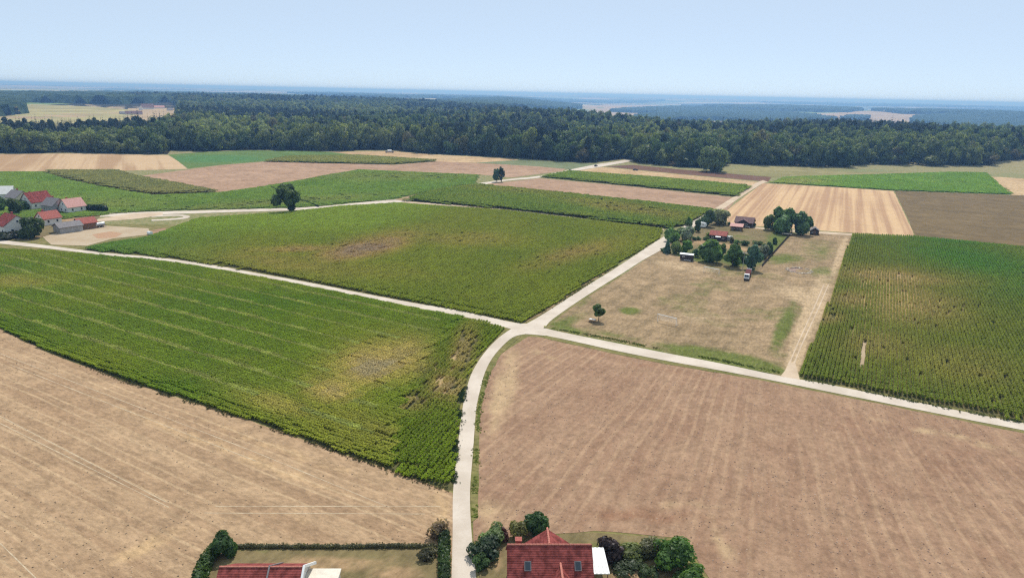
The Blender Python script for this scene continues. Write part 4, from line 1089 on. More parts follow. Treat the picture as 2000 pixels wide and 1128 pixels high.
shrub('shrub', 'broad green bush in the lower right garden corner', 1345, 1138, 60, 44, (0.105, 0.184, 0.044), 1500, leaf=.18)
shrub('shrub', 'narrow dark bush below the dark purple tree', 1225, 1112, 60, 20, (0.079, 0.105, 0.049), 900, leaf=.16)
tree('garden_tree', 'round dark green tree at the left garden corner', 441, 1084, 42, 46, (0.063, 0.123, 0.035), 'round', .08, 1700, leaf=.19)
shrub('shrub', 'small dark bush at the right end of the left garden', 836, 1088, 34, 24, (0.131, 0.123, 0.070), 800, leaf=.15)
hedge('curved green hedge down the left garden side', [G(425, 1076), G(408, 1096), G(396, 1120), G(388, 1150)], 1.7, 1.5, (0.055, 0.095, 0.025), .2, 22)
hedge('tall green hedge along the left side of the lane', [G(868, 1052), G(868, 1090), G(868, 1128), G(868, 1160)], 1.5, 1.6, (0.055, 0.09, 0.028), .2, 22)
hedge('low dry hedge behind the left garden lawn', [G(460, 1070), G(560, 1070), G(660, 1070), G(760, 1069), G(850, 1069)], .7, .7, (0.13, 0.125, 0.06), .14, 16, rough=.8)
hedge('thin dark crop edge right of the lone tree', [G(583, 391), G(600, 396), G(622, 404)], 1.0, .9, (0.05, 0.085, 0.03), .3, 6)  # dark crop edge between two fields, modelled as a low leafy bank
hedge('thin dark crop edge left of the lone tree', [G(529, 366), G(537, 370), G(546, 377)], 1.0, .9, (0.05, 0.085, 0.03), .3, 6)  # same crop boundary on the other side, added with the hedge builder
hedge('dark clipped hedge in the village beyond the pink roof', [G(168, 412), G(186, 413), G(206, 414)], 3.2, 3.2, (0.022, 0.042, 0.02), .4, 5)
# weeds on the lane shoulders
def weeds(name, label, pts, wd, n, colour, h):
    P = [G(*p)[:2] for p in pts]; xs = []; ys = []
    for a, b in zip(P[:-1], P[1:]):
        k_ = int(4 * n * np.linalg.norm(b - a)); t = rng.random(k_); d = (b - a) / np.linalg.norm(b - a); o_ = rng.normal(0, wd, k_)
        xs.append(a[0] + (b[0] - a[0]) * t - d[1] * o_); ys.append(a[1] + (b[1] - a[1]) * t + d[0] * o_)
    x, y = np.concatenate(xs), np.concatenate(ys); k_ = fbm(x, y, 4, 12) > .42; x, y = x[k_], y[k_]; m = len(x)
    s = rng.uniform(.15, .5, (m, 1)) * np.array([[1, 1, h]])
    c = np.asarray(colour) * rng.uniform(.6, 1.3, (m, 1))
    scatter(name, np.stack([x, y, np.full(m, .02)], 1), rng.integers(0, 3, m), rng.uniform(0, 6.3, m), s, np.concatenate([c, np.ones((m, 1))], 1), TUFT, label)
TUFT = [broad_mesh('weed_tuft', 300 + i, .7, .7, .6, 22, .17) for i in range(3)]
weeds('weeds', 'dark weeds along the left shoulder of the near lane', [(884, 955), (886, 900), (890, 850), (898, 800), (906, 755)], .45, 7, (0.05, 0.085, 0.04), 1.3)
weeds('weeds', 'green grass tufts along the right shoulder of the near lane', [(928, 1010), (927, 960), (931, 880), (936, 800), (944, 757), (955, 726)], .3, 3, (0.22, 0.26, 0.06), .6)
weeds('weeds', 'grass fringe above the right lane', [(1075, 640), (1200, 663), (1300, 683), (1400, 702), (1522, 727)], .4, 5, (0.13, 0.17, 0.04), .7)
weeds('weeds', 'grass fringe below the right maize field', [(1570, 740), (1700, 766), (1800, 786), (1900, 806), (2000, 825)], .5, 4, (0.10, 0.13, 0.045), .8)
weeds('weeds', 'grass fringe beside the middle maize field', [(1050, 613), (1100, 584), (1160, 546), (1220, 508), (1285, 466)], .5, 4, (0.13, 0.15, 0.05), .7)
weeds('weeds', 'grass fringe under the near maize field', [(0, 642), (250, 747), (560, 847), (880, 960)], .35, 3, (0.10, 0.10, 0.045), .8)
CLOD = []
for s_ in range(3):
    rgc = np.random.default_rng(s_); v_, f_ = ico(); CLOD.append(raw_mesh('clod', v_ * rgc.uniform(.6, 1.2, (len(v_), 1)) * [.11, .11, .07], f_, [leaf_mat('clod_earth', 0.0, .25, 1.0)] if s_ == 0 else [bpy.data.materials['clod_earth']]))
def clods(name, label, poly, n, cols, spread):
    W = np.array([G(*p)[:2] for p in poly]); x0, y0 = W.min(0); x1, y1 = W.max(0)
    x, y = rng.uniform(x0, x1, n), rng.uniform(y0, y1, n); px, py = to_px(np.stack([x, y, x * 0], 1))
    k_ = inside(W, x, y) & (px > -40) & (px < 2040) & (py < 1150) & (fbm(x, y, spread, 17) + rng.normal(0, .12, n) > .5); x, y = x[k_], y[k_]; m = len(x)
    s = (rng.uniform(.4, 1.0, (m, 1)) ** 2 * 1.1 + .15) * np.ones((1, 3))
    c = lerp(cols[0], cols[1], rng.random(m))
    scatter(name, np.stack([x, y, np.full(m, .05)], 1), rng.integers(0, 3, m), rng.uniform(0, 6.3, m), s, np.concatenate([c, np.ones((m, 1))], 1), CLOD, label)
clods('soil_clods', 'loose clods on the near stubble field', F1, 16000, ((0.2, 0.14, 0.09), (0.5, 0.36, 0.23)), 14)
clods('soil_clods', 'loose clods on the harrowed field', F15, 16000, ((0.18, 0.11, 0.08), (0.5, 0.35, 0.25)), 14)

# ================================================================== BUILDINGS
M_WHITE = plain('white_render', (0.72, 0.70, 0.66), .9, .1, .06, .8)
M_CREAM = plain('cream_render', (0.62, 0.55, 0.43), .9, .1, .06, .8)
M_GREY = plain('grey_render', (0.36, 0.35, 0.34), .9, .1, .1, .8)
M_WOOD = plain('dark_boards', (0.075, 0.058, 0.05), .85, .1, .25, 3)
M_WOOD2 = plain('brown_boards', (0.20, 0.12, 0.075), .85, .1, .25, 3)
M_RED = plain('red_roof_tiles', (0.235, 0.06, 0.052), .9, .08, .3, 1.3)
M_SALMON = plain('pink_roof_sheet', (0.52, 0.27, 0.23), .7, .2, .12, 2)
M_RED2 = plain('weathered_red_tiles', (0.36, 0.11, 0.085), .8, .15, .2, 2.5)
M_BROWN = plain('brown_roof_tiles', (0.20, 0.12, 0.115), .8, .15, .2, 2.5)
M_RIDGE = plain('salmon_ridge_tiles', (0.52, 0.20, 0.15), .8, .1, .1, 3)
M_SLATE = plain('grey_roof', (0.22, 0.20, 0.20), .8, .15, .15, 2)
M_PANE = plain('window_glass', (0.03, 0.04, 0.05), .12, .5, .05)
M_WFRAME = plain('white_frame', (0.75, 0.74, 0.72), .5, .3, .04)
M_METAL = plain('galvanised_steel', (0.42, 0.43, 0.44), .45, .5, .08, 2, .6)
M_WPAINT = plain('white_paint', (0.78, 0.78, 0.76), .45, .4, .04)
M_TYRE = plain('tyre_rubber', (0.02, 0.02, 0.02), .9, .1, .1)
M_BLACK = plain('dark_trim', (0.025, 0.025, 0.028), .6, .3, .1)
M_OXIDE = plain('red_brown_planks', (0.15, 0.05, 0.045), .8, .1, .25, 3)


def gable_walls(W, L, h, rh):
    b = MB(); b.prism([(-W / 2, -.3), (W / 2, -.3), (W / 2, h), (0, h + rh), (-W / 2, h)], -L / 2, L / 2); return b


def gable_roof(W, L, h, rh, over=.45, oy=.4, th=.16, courses=0):
    """two slopes joined at the ridge; with courses, every row of tiles lifts a little over the one below"""
    b = MB(); k = rh / (W / 2); z0 = h - over * k + .02
    if not courses:
        b.prism([(-W / 2 - over, z0), (0, h + rh + .02), (W / 2 + over, z0), (W / 2 + over, z0 + th), (0, h + rh + th + .03), (-W / 2 - over, z0 + th)], -L / 2 - oy, L / 2 + oy)
        return b
    X1 = W / 2 + over
    for s in (-1, 1):
        for c in range(courses):
            xa, xb = X1 * (1 - c / courses), X1 * (1 - (c + 1) / courses) - .04
            za, zb = z0 + (X1 - xa) * k, z0 + (X1 - xb) * k
            b.prism([(s * xa, za + .02), (s * xb, zb + .02), (s * xb, zb + .08), (s * xa, za + .115)], -L / 2 - oy, L / 2 + oy)
    return b


def window(parent, x, y, z, face, w_=1.0, h_=1.2):
    """face: 'x+','x-','y+','y-' wall the window sits in; the pane is a piece of the window"""
    f = MB(); g = MB(); d = .06
    if face[0] == 'x':
        s = 1 if face[1] == '+' else -1
        for (a, b_, c, e) in ((-w_ / 2, w_ / 2, -h_ / 2, -h_ / 2 + .09), (-w_ / 2, w_ / 2, h_ / 2 - .09, h_ / 2), (-w_ / 2, -w_ / 2 + .09, -h_ / 2 + .09, h_ / 2 - .09), (w_ / 2 - .09, w_ / 2, -h_ / 2 + .09, h_ / 2 - .09)):
            f.box(min(0, s * d), max(0, s * d), a, b_, c, e)
        g.box(min(0, s * .03), max(0, s * .03), -w_ / 2 + .09, w_ / 2 - .09, -h_ / 2 + .09, h_ / 2 - .09)
    else:
        s = 1 if face[1] == '+' else -1
        for (a, b_, c, e) in ((-w_ / 2, w_ / 2, -h_ / 2, -h_ / 2 + .09), (-w_ / 2, w_ / 2, h_ / 2 - .09, h_ / 2), (-w_ / 2, -w_ / 2 + .09, -h_ / 2 + .09, h_ / 2 - .09), (w_ / 2 - .09, w_ / 2, -h_ / 2 + .09, h_ / 2 - .09)):
            f.box(a, b_, min(0, s * d), max(0, s * d), c, e)
        g.box(-w_ / 2 + .09, w_ / 2 - .09, min(0, s * .03), max(0, s * .03), -h_ / 2 + .09, h_ / 2 - .09)
    o = f.build('window', M_WFRAME, parent, (x, y, z)); g.build('pane', M_PANE, o)
    return o


def house(name, label, loc, rot, W, L, h, rh, wallm, roofm, cat='house', wins='auto', chimney=True, group=None, courses=0, door=True, over=.45, porch=None):
    t = thing(name, label, cat, loc, rot, group)
    gable_walls(W, L, h, rh).build('wall', wallm, t)
    rf = gable_roof(W, L, h, rh, over, courses=courses).build('roof', roofm, t)
    if courses:
        b = MB(); zr = h + rh + .12; n_ = int(L / .4)
        for i in range(n_): b.tube((0, -L / 2 - .35 + (L + .7) * i / n_, zr), (0, -L / 2 - .35 + (L + .7) * (i + .96) / n_, zr), .13, .11, 6)
        b.build('ridge_cap', M_RIDGE, rf)
    if chimney:
        b = MB(); b.box(-.3, .3, -.3, .3, 0, 1.5); b.box(-.38, .38, -.38, .38, 1.5, 1.62); b.build('chimney', M_RED2, rf, (W * .12, L * .2, h + rh * .72))
    if wins == 'auto':
        nw = max(1, int(L / 3.2))
        for s, fc in ((-1, 'x-'), (1, 'x+')):
            for i in range(nw): window(t, s * W / 2, -L / 2 + L * (i + .5) / nw, h * .55, fc)
        for s, fc in ((-1, 'y-'), (1, 'y+')):
            for u in (-.22, .22): window(t, W * u, s * L / 2, h * .55, fc)
            if rh > 2: window(t, 0, s * L / 2, h + rh * .35, fc, .9, 1.0)
    elif wins:
        for a in wins: window(t, *a)
    if door:
        b = MB(); b.box(-.5, .5, -.05, .0, 0, 2.05); d = b.build('door', M_WOOD2, t, (0, -L / 2, 0)); b = MB(); b.box(-.03, .03, -.05, 0, -.06, .06); b.build('handle', M_METAL, d, (.38, -.05, 1.0))
    return t


def facing(px, py, add=0.0):
    """turn so that local -y looks back to the camera"""
    g = G(px, py); return math.atan2(-g[0], g[1]) + add


# --- garden huts and club house
t = house('garden_hut', 'dark timber hut with red roof in the garden', G(1403, 468), facing(1403, 468) + math.pi / 2 - .13, 4.6, 6.6, 2.5, 1.3, M_WOOD, M_RED2, 'hut', wins=[(-2.3, -2.2, 1.4, 'x-', .9, .9), (-2.3, 2.3, 1.4, 'x-', .9, .9)], chimney=False, door=False, over=.5)
b = MB(); b.box(-1.5, 0, -1.1, 1.1, 0, .1); aw = b.build('awning', M_WPAINT, t, (-2.3, -.2, 2.15)); aw.rotation_euler = (0, R(-14), 0)
b = MB(); b.box(-1.2, 0, -.7, .7, .72, .78); [b.tube((x, y, 0), (x, y, .72), .04) for x in (-1.1, -.1) for y in (-.6, .6)]; b.build('porch_table', M_WOOD2, t, (-2.6, .4, 0))
t = thing('garden_annex', 'small white flat roofed box beside the red roofed hut', 'shed', G(1424, 469.5), facing(1424, 469))
b = MB(); b.box(-1.0, 1.0, -.8, .8, 0, 1.7); b.build('wall', M_GREY, t); b = MB(); b.box(-1.25, 1.25, -1.0, 1.0, 1.72, 1.86); b.build('roof', M_WPAINT, t)
t = thing('open_shelter', 'open shelter with pale pink sheet roof', 'shelter', G(1438, 449.5), facing(1438, 449) - .1)
for x in (-2.6, 0, 2.6):
    for y in (-1.7, 1.7):
        b = MB(); b.box(x - .07, x + .07, y - .07, y + .07, 0, 2.0 if y < 0 else 2.7); b.build('post', M_WOOD2, t)
b = MB(); b.add([(-3, -2.1, 2.0), (3, -2.1, 2.0), (3, 2.1, 2.86), (-3, 2.1, 2.86), (-3, -2.1, 2.1), (3, -2.1, 2.1), (3, 2.1, 2.96), (-3, 2.1, 2.96)], [(0, 3, 2, 1), (4, 5, 6, 7), (0, 1, 5, 4), (1, 2, 6, 5), (2, 3, 7, 6), (3, 0, 4, 7)]); b.build('roof', M_SALMON, t)
b = MB(); b.box(-2.5, 2.5, 1.5, 1.62, 0, 2.55); b.build('back_wall', M_WOOD2, t); b = MB(); b.box(-2.2, 2.2, -.5, .3, .7, .76); b.box(-2.0, -1.9, -.3, .1, 0, .7); b.box(1.9, 2.0, -.3, .1, 0, .7); b.build('long_table', M_WHITE, t)
# club house: ridge across the view, a gable in the middle of the front
rt = facing(1454, 442) - .16
t = thing('club_house', 'brown roofed club house with a wide front gable', 'house', G(1454, 441.5), rt)
b = MB(); wl = gable_walls(6.2, 8.2, 2.4, 2.0).build('wall', M_WOOD, t); wl.rotation_euler = (0, 0, math.pi / 2)
rf = gable_roof(6.2, 8.2, 2.4, 2.0, .5).build('roof', M_BROWN, t); rf.rotation_euler = (0, 0, math.pi / 2)
b = MB(); b.prism([(-2.6, -.3), (2.6, -.3), (2.6, 2.35), (0, 3.75), (-2.6, 2.35)], -4.0, -1.6); b.build('front_gable', M_WOOD, t)
b = MB(); b.prism([(-3.1, 2.13), (0, 3.79), (3.1, 2.13), (3.1, 2.28), (0, 3.95), (-3.1, 2.28)], -4.5, -.6); b.build('gable_roof', M_BROWN, t)
for x in (-1.4, 1.4): window(t, x, -4.0, 1.35, 'y-', 1.1, .9)
b = MB(); b.box(-.5, .5, -.05, 0, 0, 2.0); d = b.build('door', M_WOOD2, t, (0, -4.0, 0)); b = MB(); b.box(-.03, .03, -.05, 0, -.06, .06); b.build('handle', M_METAL, d, (.38, -.05, 1.0))
b = MB(); b.box(-.9, .9, -.55, .1, .75, .82); b.box(-.85, -.78, -.5, .05, 0, .75); b.box(.78, .85, -.5, .05, 0, .75); b.build('bench_table', M_WHITE, t, (2.3, -5.0, 0))
house('tool_shed', 'small dark gabled shed beside the dense dark tree', G(1590, 457), facing(1590, 457) + .06, 3.6, 4.0, 1.9, 1.3, M_WOOD, M_SLATE, 'shed', wins=[(-.9, -2.0, 1.2, 'y-', .6, .6)], chimney=False, over=.25)
t = thing('lumber_shelter', 'low pale slab of planks beside the garden fence', 'planks', G(1537, 459.5), facing(1537, 459) - .12)
for j in range(7): b = MB(); b.box(-2.2 + .04 * (j % 3), 2.1 - .05 * (j % 2), -1.1 + j * .32, -.8 + j * .32, .75 + .03 * (j % 2), .81 + .03 * (j % 2)); b.build('plank', M_CREAM, t)
for x in (-1.8, 1.7): b = MB(); b.box(x, x + .12, -1.0, 1.0, 0, .74); b.build('trestle', M_WOOD2, t)

# caravan, wagon and rubble
def wheels(t, xs, y, r, wd, mat=M_TYRE):
    for x in xs:
        for s in (-1, 1):
            b = MB(); b.tube((0, -wd / 2, 0), (0, wd / 2, 0), r, n=14); wv = b.build('wheel', mat, t, (x, s * y, r))
            b = MB(); b.tube((0, -wd / 2 - .01, 0), (0, wd / 2 + .01, 0), r * .55, n=10); b.build('rim', M_METAL, wv)


t = thing('caravan', 'small white caravan parked under the dark lane trees', 'caravan', G(1370, 444), facing(1370, 444) - .25)
b = MB(); b.prism([(-2.1, .5), (2.0, .5), (2.3, 1.1), (1.9, 2.35), (1.5, 2.5), (-1.6, 2.5), (-2.1, 2.2), (-2.3, 1.2)], -1.0, 1.0); b.build('body', M_WPAINT, t)
wheels(t, [0], .85, .3, .18); window(t, -.8, -1.0, 1.7, 'y-', 1.1, .6); window(t, .9, -1.0, 1.7, 'y-', .8, .6)
b = MB(); b.tube((2.2, 0, .5), (3.2, 0, .45), .05); b.build('tow_bar', M_METAL, t)
t = thing('rubble_heap', 'pale rubble heap at the garden lane under the trees', 'heap', G(1352, 448), 0)
rg = np.random.default_rng(5)
for j in range(14):
    v_, f_ = ico(); v_ = v_ * rg.uniform(.6, 1.2, (len(v_), 1)) * rg.uniform(.4, .9, 3) + [rg.uniform(-2, 2.2), rg.uniform(-2.2, 1.6), .3]
    put('stone', raw_mesh('stone', v_, f_, [M_CREAM]), t)
t = thing('site_wagon', 'dark wooden site wagon with white curved roof', 'wagon', G(1341, 508), facing(1341, 508) - .17)
b = MB(); b.box(-2.4, 2.4, -1.1, 1.1, .45, 2.35); b.build('body', M_WOOD, t)
for j in range(12): b = MB(); b.box(-2.38 + j * .4, -2.02 + j * .4, -1.14, -1.102, .5, 2.3); b.build('board', M_WOOD, t)
b = MB(); b.prism([(-1.3, 2.36), (1.3, 2.36), (1.2, 2.5), (.7, 2.66), (0, 2.72), (-.7, 2.66), (-1.2, 2.5)], -2.6, 2.6); rf = b.build('roof', M_WPAINT, t); rf.rotation_euler = (0, 0, math.pi / 2)
wheels(t, [-1.6, 1.6], .95, .42, .2); window(t, -1.1, -1.14, 1.55, 'y-', .8, .6); b = MB(); b.box(-1.0, 1.6, -.5, 0, .28, .42); b.build('step', M_WHITE, t, (.2, -1.2, 0))
b = MB(); b.tube((2.3, 0, .5), (3.4, 0, .4), .06); b.build('drawbar', M_METAL, t)

# flat truck with white cab facing the camera
t = thing('flatbed_truck', 'small white cabbed truck with red brown load bed', 'truck', G(1458.5, 545), facing(1458, 545) - .06)
b = MB(); b.prism([(-2.7, .75), (-2.75, 1.25), (-2.45, 1.3), (-2.1, 2.15), (-1.0, 2.2), (-.95, .55), (-2.4, .55)], -.82, .82); cabm = b.build('cab', M_WPAINT, t); cabm.rotation_euler = (0, 0, math.pi / 2)
b = MB(); b.add([(-.7, -2.48, 1.34), (.7, -2.48, 1.34), (.62, -2.15, 2.06), (-.62, -2.15, 2.06)], [(0, 1, 2, 3)]); b.build('windscreen', M_PANE, t)
b = MB(); b.box(-.8, .8, -2.85, -2.6, .45, .8); b.build('bumper', M_BLACK, t)
for x in (-.6, .6): b = MB(); b.box(x - .12, x + .12, -2.78, -2.72, .9, 1.08); b.build('headlight', M_WFRAME, t)
b = MB(); b.box(-.8, .8, -.85, 7.1, .7, 1.95); b.build('load_box', M_OXIDE, t)
for j in range(16): b = MB(); b.box(-.84, .84, -.84 + j * .496, -.4 + j * .496, 1.96, 2.0 + .03 * (j % 2)); b.build('plank', M_OXIDE, t)
b = MB(); b.box(-.88, .88, 7.12, 7.35, .7, 2.2); b.build('tail_board', M_WPAINT, t)
for y in (-1.9, 4.2, 5.3):
    for s in (-1, 1):
        b = MB(); b.tube((-.11, 0, 0), (.11, 0, 0), .38, n=14); wv = b.build('wheel', M_TYRE, t, (s * .72, y, .38)); b = MB(); b.tube((-.12, 0, 0), (.12, 0, 0), .2, n=10); b.build('rim', M_METAL, wv)

# goals, lamp pole, picnic table, sand pit, fence
def goal(label, a, b_, h, back):
    A, B = G(*a), G(*b_); L = np.linalg.norm(B - A); ang = math.atan2(B[1] - A[1], B[0] - A[0]); c = (A + B) / 2
    t = thing('football_goal', label, 'goal', c, ang, 'football goals on the dry meadow')
    for x in (-L / 2, L / 2):
        q = MB(); q.tube((x, 0, 0), (x, 0, h), .06, n=8); q.build('post', M_WPAINT, t); q = MB(); q.tube((x, 0, h), (x, back, .05), .035, n=6); q.build('stay', M_METAL, t)
        q = MB(); q.tube((x, 0, .04), (x, back, .04), .035, n=6); q.build('ground_bar', M_METAL, t)
    q = MB(); q.tube((-L / 2 - .06, 0, h), (L / 2 + .06, 0, h), .10, n=8); q.build('crossbar', M_WPAINT, t)
    q = MB(); k_ = int(L / .3); rr = .008
    for i in range(k_ + 1):
        x = -L / 2 + L * i / k_; q.tube((x, 0, h), (x, back, .05), rr, n=3, cap=False)
    for j in range(1, 8): f = j / 8; q.tube((-L / 2, back * f, h * (1 - f) + .05 * f), (L / 2, back * f, h * (1 - f) + .05 * f), rr, n=3, cap=False)
    q.build('net', M_WFRAME, t)


goal('nearer white football goal on the dry meadow', (1284, 627), (1320, 636), 2.1, 1.3)
goal('farther white football goal near the garden trees', (1374, 531), (1404, 537), 2.0, 1.3)
t = thing('lamp_pole', 'tall thin floodlight pole at the edge of the dry meadow', 'lamp pole', G(1450, 528), facing(1450, 528))
b = MB(); b.tube((0, 0, 0), (.1, 0, 6.6), .09, .055, 9); b.build('pole', M_METAL, t); b = MB(); b.tube((-.7, 0, 0), (.7, 0, 0), .04); b.build('cross_arm', M_METAL, t, (.1, 0, 6.4))
for x in (-.55, .55): b = MB(); b.box(-.2, .2, -.18, .1, -.12, .16); b.build('floodlight', M_METAL, t, (.1 + x, -.05, 6.5))
t = thing('picnic_table', 'white topped picnic table with benches by the small tree', 'picnic table', G(1157, 628), facing(1157, 628) - .35)
for j in range(4): b = MB(); b.box(-.9, .9, -.4 + j * .205, -.21 + j * .205, .72, .77); b.build('board', M_WPAINT, t)
for y in (-.85, .85): b = MB(); b.box(-.9, .9, y - .16, y + .16, .42, .47); b.build('bench', M_WOOD, t)
for x in (-.6, .6):
    b = MB(); b.tube((x, -.75, 0), (x, -.2, .72), .05, n=5); b.tube((x, .75, 0), (x, .2, .72), .05, n=5); b.tube((x, -.9, .38), (x, .9, .38), .04, n=5); b.build('leg', M_WOOD, t)
t = thing('sand_pit', 'round sand pit with pale broken stone rim', 'sand pit', G(1561, 528.5), .1)
M_PIT = plain('pit_stones', (0.46, 0.37, 0.29), .95, .05, .3, .8)
rad = 4.3; V = []; F = []
b = MB(); b.add([(0, 0, .04)] + [(rad * .93 * math.cos(a_ * math.pi / 20), rad * .93 * math.sin(a_ * math.pi / 20), .07) for a_ in range(40)], [(0, 1 + i, 1 + (i + 1) % 40) for i in range(40)]); b.build('sand_bed', plain('pit_sand', (0.30, 0.21, 0.165), 1, .05, .25, .6), t)
for j in range(34):
    a_ = 2 * math.pi * (j + rg.uniform(-.3, .3)) / 34; v_, f_ = ico(); v_ = v_ * rg.uniform(.6, 1.2, (len(v_), 1)) * np.array([.52, .45, .3]) * rg.uniform(.55, 1.25)
    if rg.random() < .14: continue
    r_ = rad * rg.uniform(.92, 1.06)
    put('stone', raw_mesh('stone', v_, f_, [M_PIT if j % 3 else M_CREAM]), t, (r_ * math.cos(a_), r_ * math.sin(a_), .12), a_ + 1.2)
A, B = G(1488, 521), G(1547, 455); L = np.linalg.norm(B - A); ang = math.atan2(B[1] - A[1], B[0] - A[0])
t = thing('garden_fence', 'dark board fence between garden and dry meadow', 'fence', A, ang)
n_ = int(L / 3.2)
for i in range(n_ + 1): b = MB(); b.box(-.07, .07, -.07, .07, 0, 1.15); b.build('post', M_WOOD, t, (L * i / n_, 0, 0))
for i in range(n_):
    for z in (.12, .46, .8): b = MB(); b.box(L * i / n_ + .08, L * (i + 1) / n_ - .08, -.03, .03, z, z + .27); b.build('board', M_WOOD, t)
b = MB(); b.box(-.25, .25, -.18, .18, 0, .55); b.box(-.2, .2, -.14, .14, .55, .62); tag(b.build('marker_stone', plain('yellow_stone', (0.62, 0.55, 0.25), .9), None, G(1064, 640)), 'small pale yellow marker stone at the crossing', 'marker stone')
t = thing('straw_bale_wrap', 'white wrapped bale at the end of the bare soil patch', 'bale', G(293, 458.5), 1.1)
b = MB(); b.tube((0, -.9, .75), (0, .9, .75), .78, n=16); b.tube((0, -1.0, .75), (0, 1.0, .75), .6, n=16); b.build('wrap', M_WPAINT, t)
t = thing('hay_wagon', 'white covered wagon parked at the forest edge', 'wagon', G(761, 298.5), facing(761, 298))
b = MB(); b.box(-4.2, 4.2, -1.3, 1.3, .8, 1.7); b.build('body', M_SLATE, t); b = MB(); b.prism([(-1.3, 1.72), (1.3, 1.72), (1.0, 2.7), (0, 3.0), (-1.0, 2.7)], -2.0, 2.0); c = b.build('cover', M_WPAINT, t); c.rotation_euler = (0, 0, math.pi / 2); wheels(t, [-3, 3], 1.1, .45, .25)


def car(label, px, py, rot, paint, group):
    t = thing('parked_car', label, 'car', G(px, py), rot, group)
    b = MB(); b.prism([(-2.1, .35), (2.1, .35), (2.15, .7), (1.9, .85), (1.0, .95), (-1.9, .98), (-2.15, .8)], -.85, .85); b.build('body', paint, t)
    b = MB(); b.prism([(-1.8, .97), (1.0, .97), (.35, 1.42), (-1.35, 1.45)], -.74, .74); b.build('cabin', M_PANE, t)
    b = MB(); b.prism([(-1.3, 1.455), (.32, 1.425), (.28, 1.48), (-1.25, 1.5)], -.7, .7); b.build('roof', paint, t)
    wheels(t, [-1.35, 1.35], .78, .32, .2)
    for s in (-.6, .6): b = MB(); b.box(2.1, 2.17, s - .14, s + .14, .62, .76); b.build('headlight', M_WFRAME, t)
    return t


M_CAR = plain('black_car_paint', (0.02, 0.022, 0.027), .25, .5, .05)
car('dark car on the far lane, lower of two', 1114, 335.0, direction((1100, 335), (1170, 321)), M_CAR, 'dark cars on the far lane')
car('dark car on the far lane, upper of two', 1164, 325.0, direction((1100, 335), (1170, 321)), M_CAR, 'dark cars on the far lane')
car('dark vehicle standing on the ploughed strip before the forest', 1241, 333, .2, M_CAR, None)

# --- village on the left
vs = [('white_house', 'white gabled house at the left edge, farthest back', (8, 392), 1.25, 8, 10, 4.2, 3.4, M_WHITE, M_WHITE),
      ('grey_house', 'house with grey brown roof behind the tall village tree', (38, 397), .5, 8, 9, 3.6, 3.0, M_CREAM, M_SLATE),
      ('red_roofed_house', 'large house with crimson roof in the back row of the village', (74, 407), .55 + math.pi / 2, 9, 10.5, 4.0, 4.2, M_WHITE, M_RED),
      ('grey_house', 'pale grey house between crimson and pink roofs', (108, 413), .6, 7.5, 8, 3.6, 3.0, M_GREY, M_SLATE),
      ('pink_roofed_house', 'white house with pink roof next to the dark hedge', (143, 414), .5 + math.pi / 2, 7.5, 8.5, 3.2, 3.4, M_WHITE, M_SALMON),
      ('white_house', 'big white house with dark red roof in the front row', (28, 458), .35, 10, 10, 4.8, 3.6, M_WHITE, M_RED),
      ('red_roofed_house', 'white house with red roof at the left edge, front row', (-28, 456), .35, 10, 10, 4.6, 3.8, M_WHITE, M_RED),
      ('pink_roofed_house', 'small white house with red roof left of the grey sheds', (96, 437), .5 + math.pi / 2, 6.5, 7.5, 3.0, 2.6, M_WHITE, M_RED2),
      ('farm_shed', 'low grey shed on the sandy village yard', (134, 452), .4 + math.pi / 2, 6, 9, 2.6, 1.5, M_GREY, M_SLATE),
      ('farm_shed', 'brown shed with rusty roof on the sandy village yard', (168, 446), .4 + math.pi / 2, 5.5, 7, 2.8, 1.8, M_WOOD2, M_RED2)]
for nm, lb, p, ad, W_, L_, h_, rh_, wm, rm in vs:
    g = G(*p); house(nm, lb, g, facing(*p) + ad, W_, L_, h_, rh_, wm, rm, 'shed' if 'shed' in nm else 'house', chimney='shed' not in nm, wins='auto' if 'shed' not in nm else [(0, -L_ / 2, h_ * .6, 'y-', .9, .8)])
tree('village_tree', 'broad bright green tree before the white front row house', 66, 464, 38, 40, (0.065, 0.10, 0.024), 'round', .06, 1300)
tree('village_tree', 'bright green tree among the back row houses', 31, 418, 24, 30, (0.07, 0.105, 0.026), 'round', .06, 1000)
tree('village_tree', 'dark tree at the far left edge of the village', 2, 412, 22, 28, DK, 'round', .06, 900)
tree('village_tree', 'dark tree beside the crimson roofed house', 48, 411, 18, 20, DK, 'round', .06, 900)
shrub('shrub', 'dark bushes before the white front row house', 14, 466, 44, 12, (0.045, 0.055, 0.028), 700)
shrub('shrub', 'dark green bush in front of the pale grey house', 100, 419, 26, 9, (0.04, 0.055, 0.03), 600)
t = thing('water_tank', 'grey tank trailer on the sandy village yard', 'trailer', G(195, 444), facing(195, 444) + .5)
b = MB(); b.tube((-2.0, 0, 1.4), (2.0, 0, 1.4), .85, n=16); b.build('tank', M_METAL, t); wheels(t, [-.6, .8], .8, .42, .22); b = MB(); b.box(-2.2, 3.0, -.4, .4, .5, .62); b.build('chassis', M_BLACK, t)

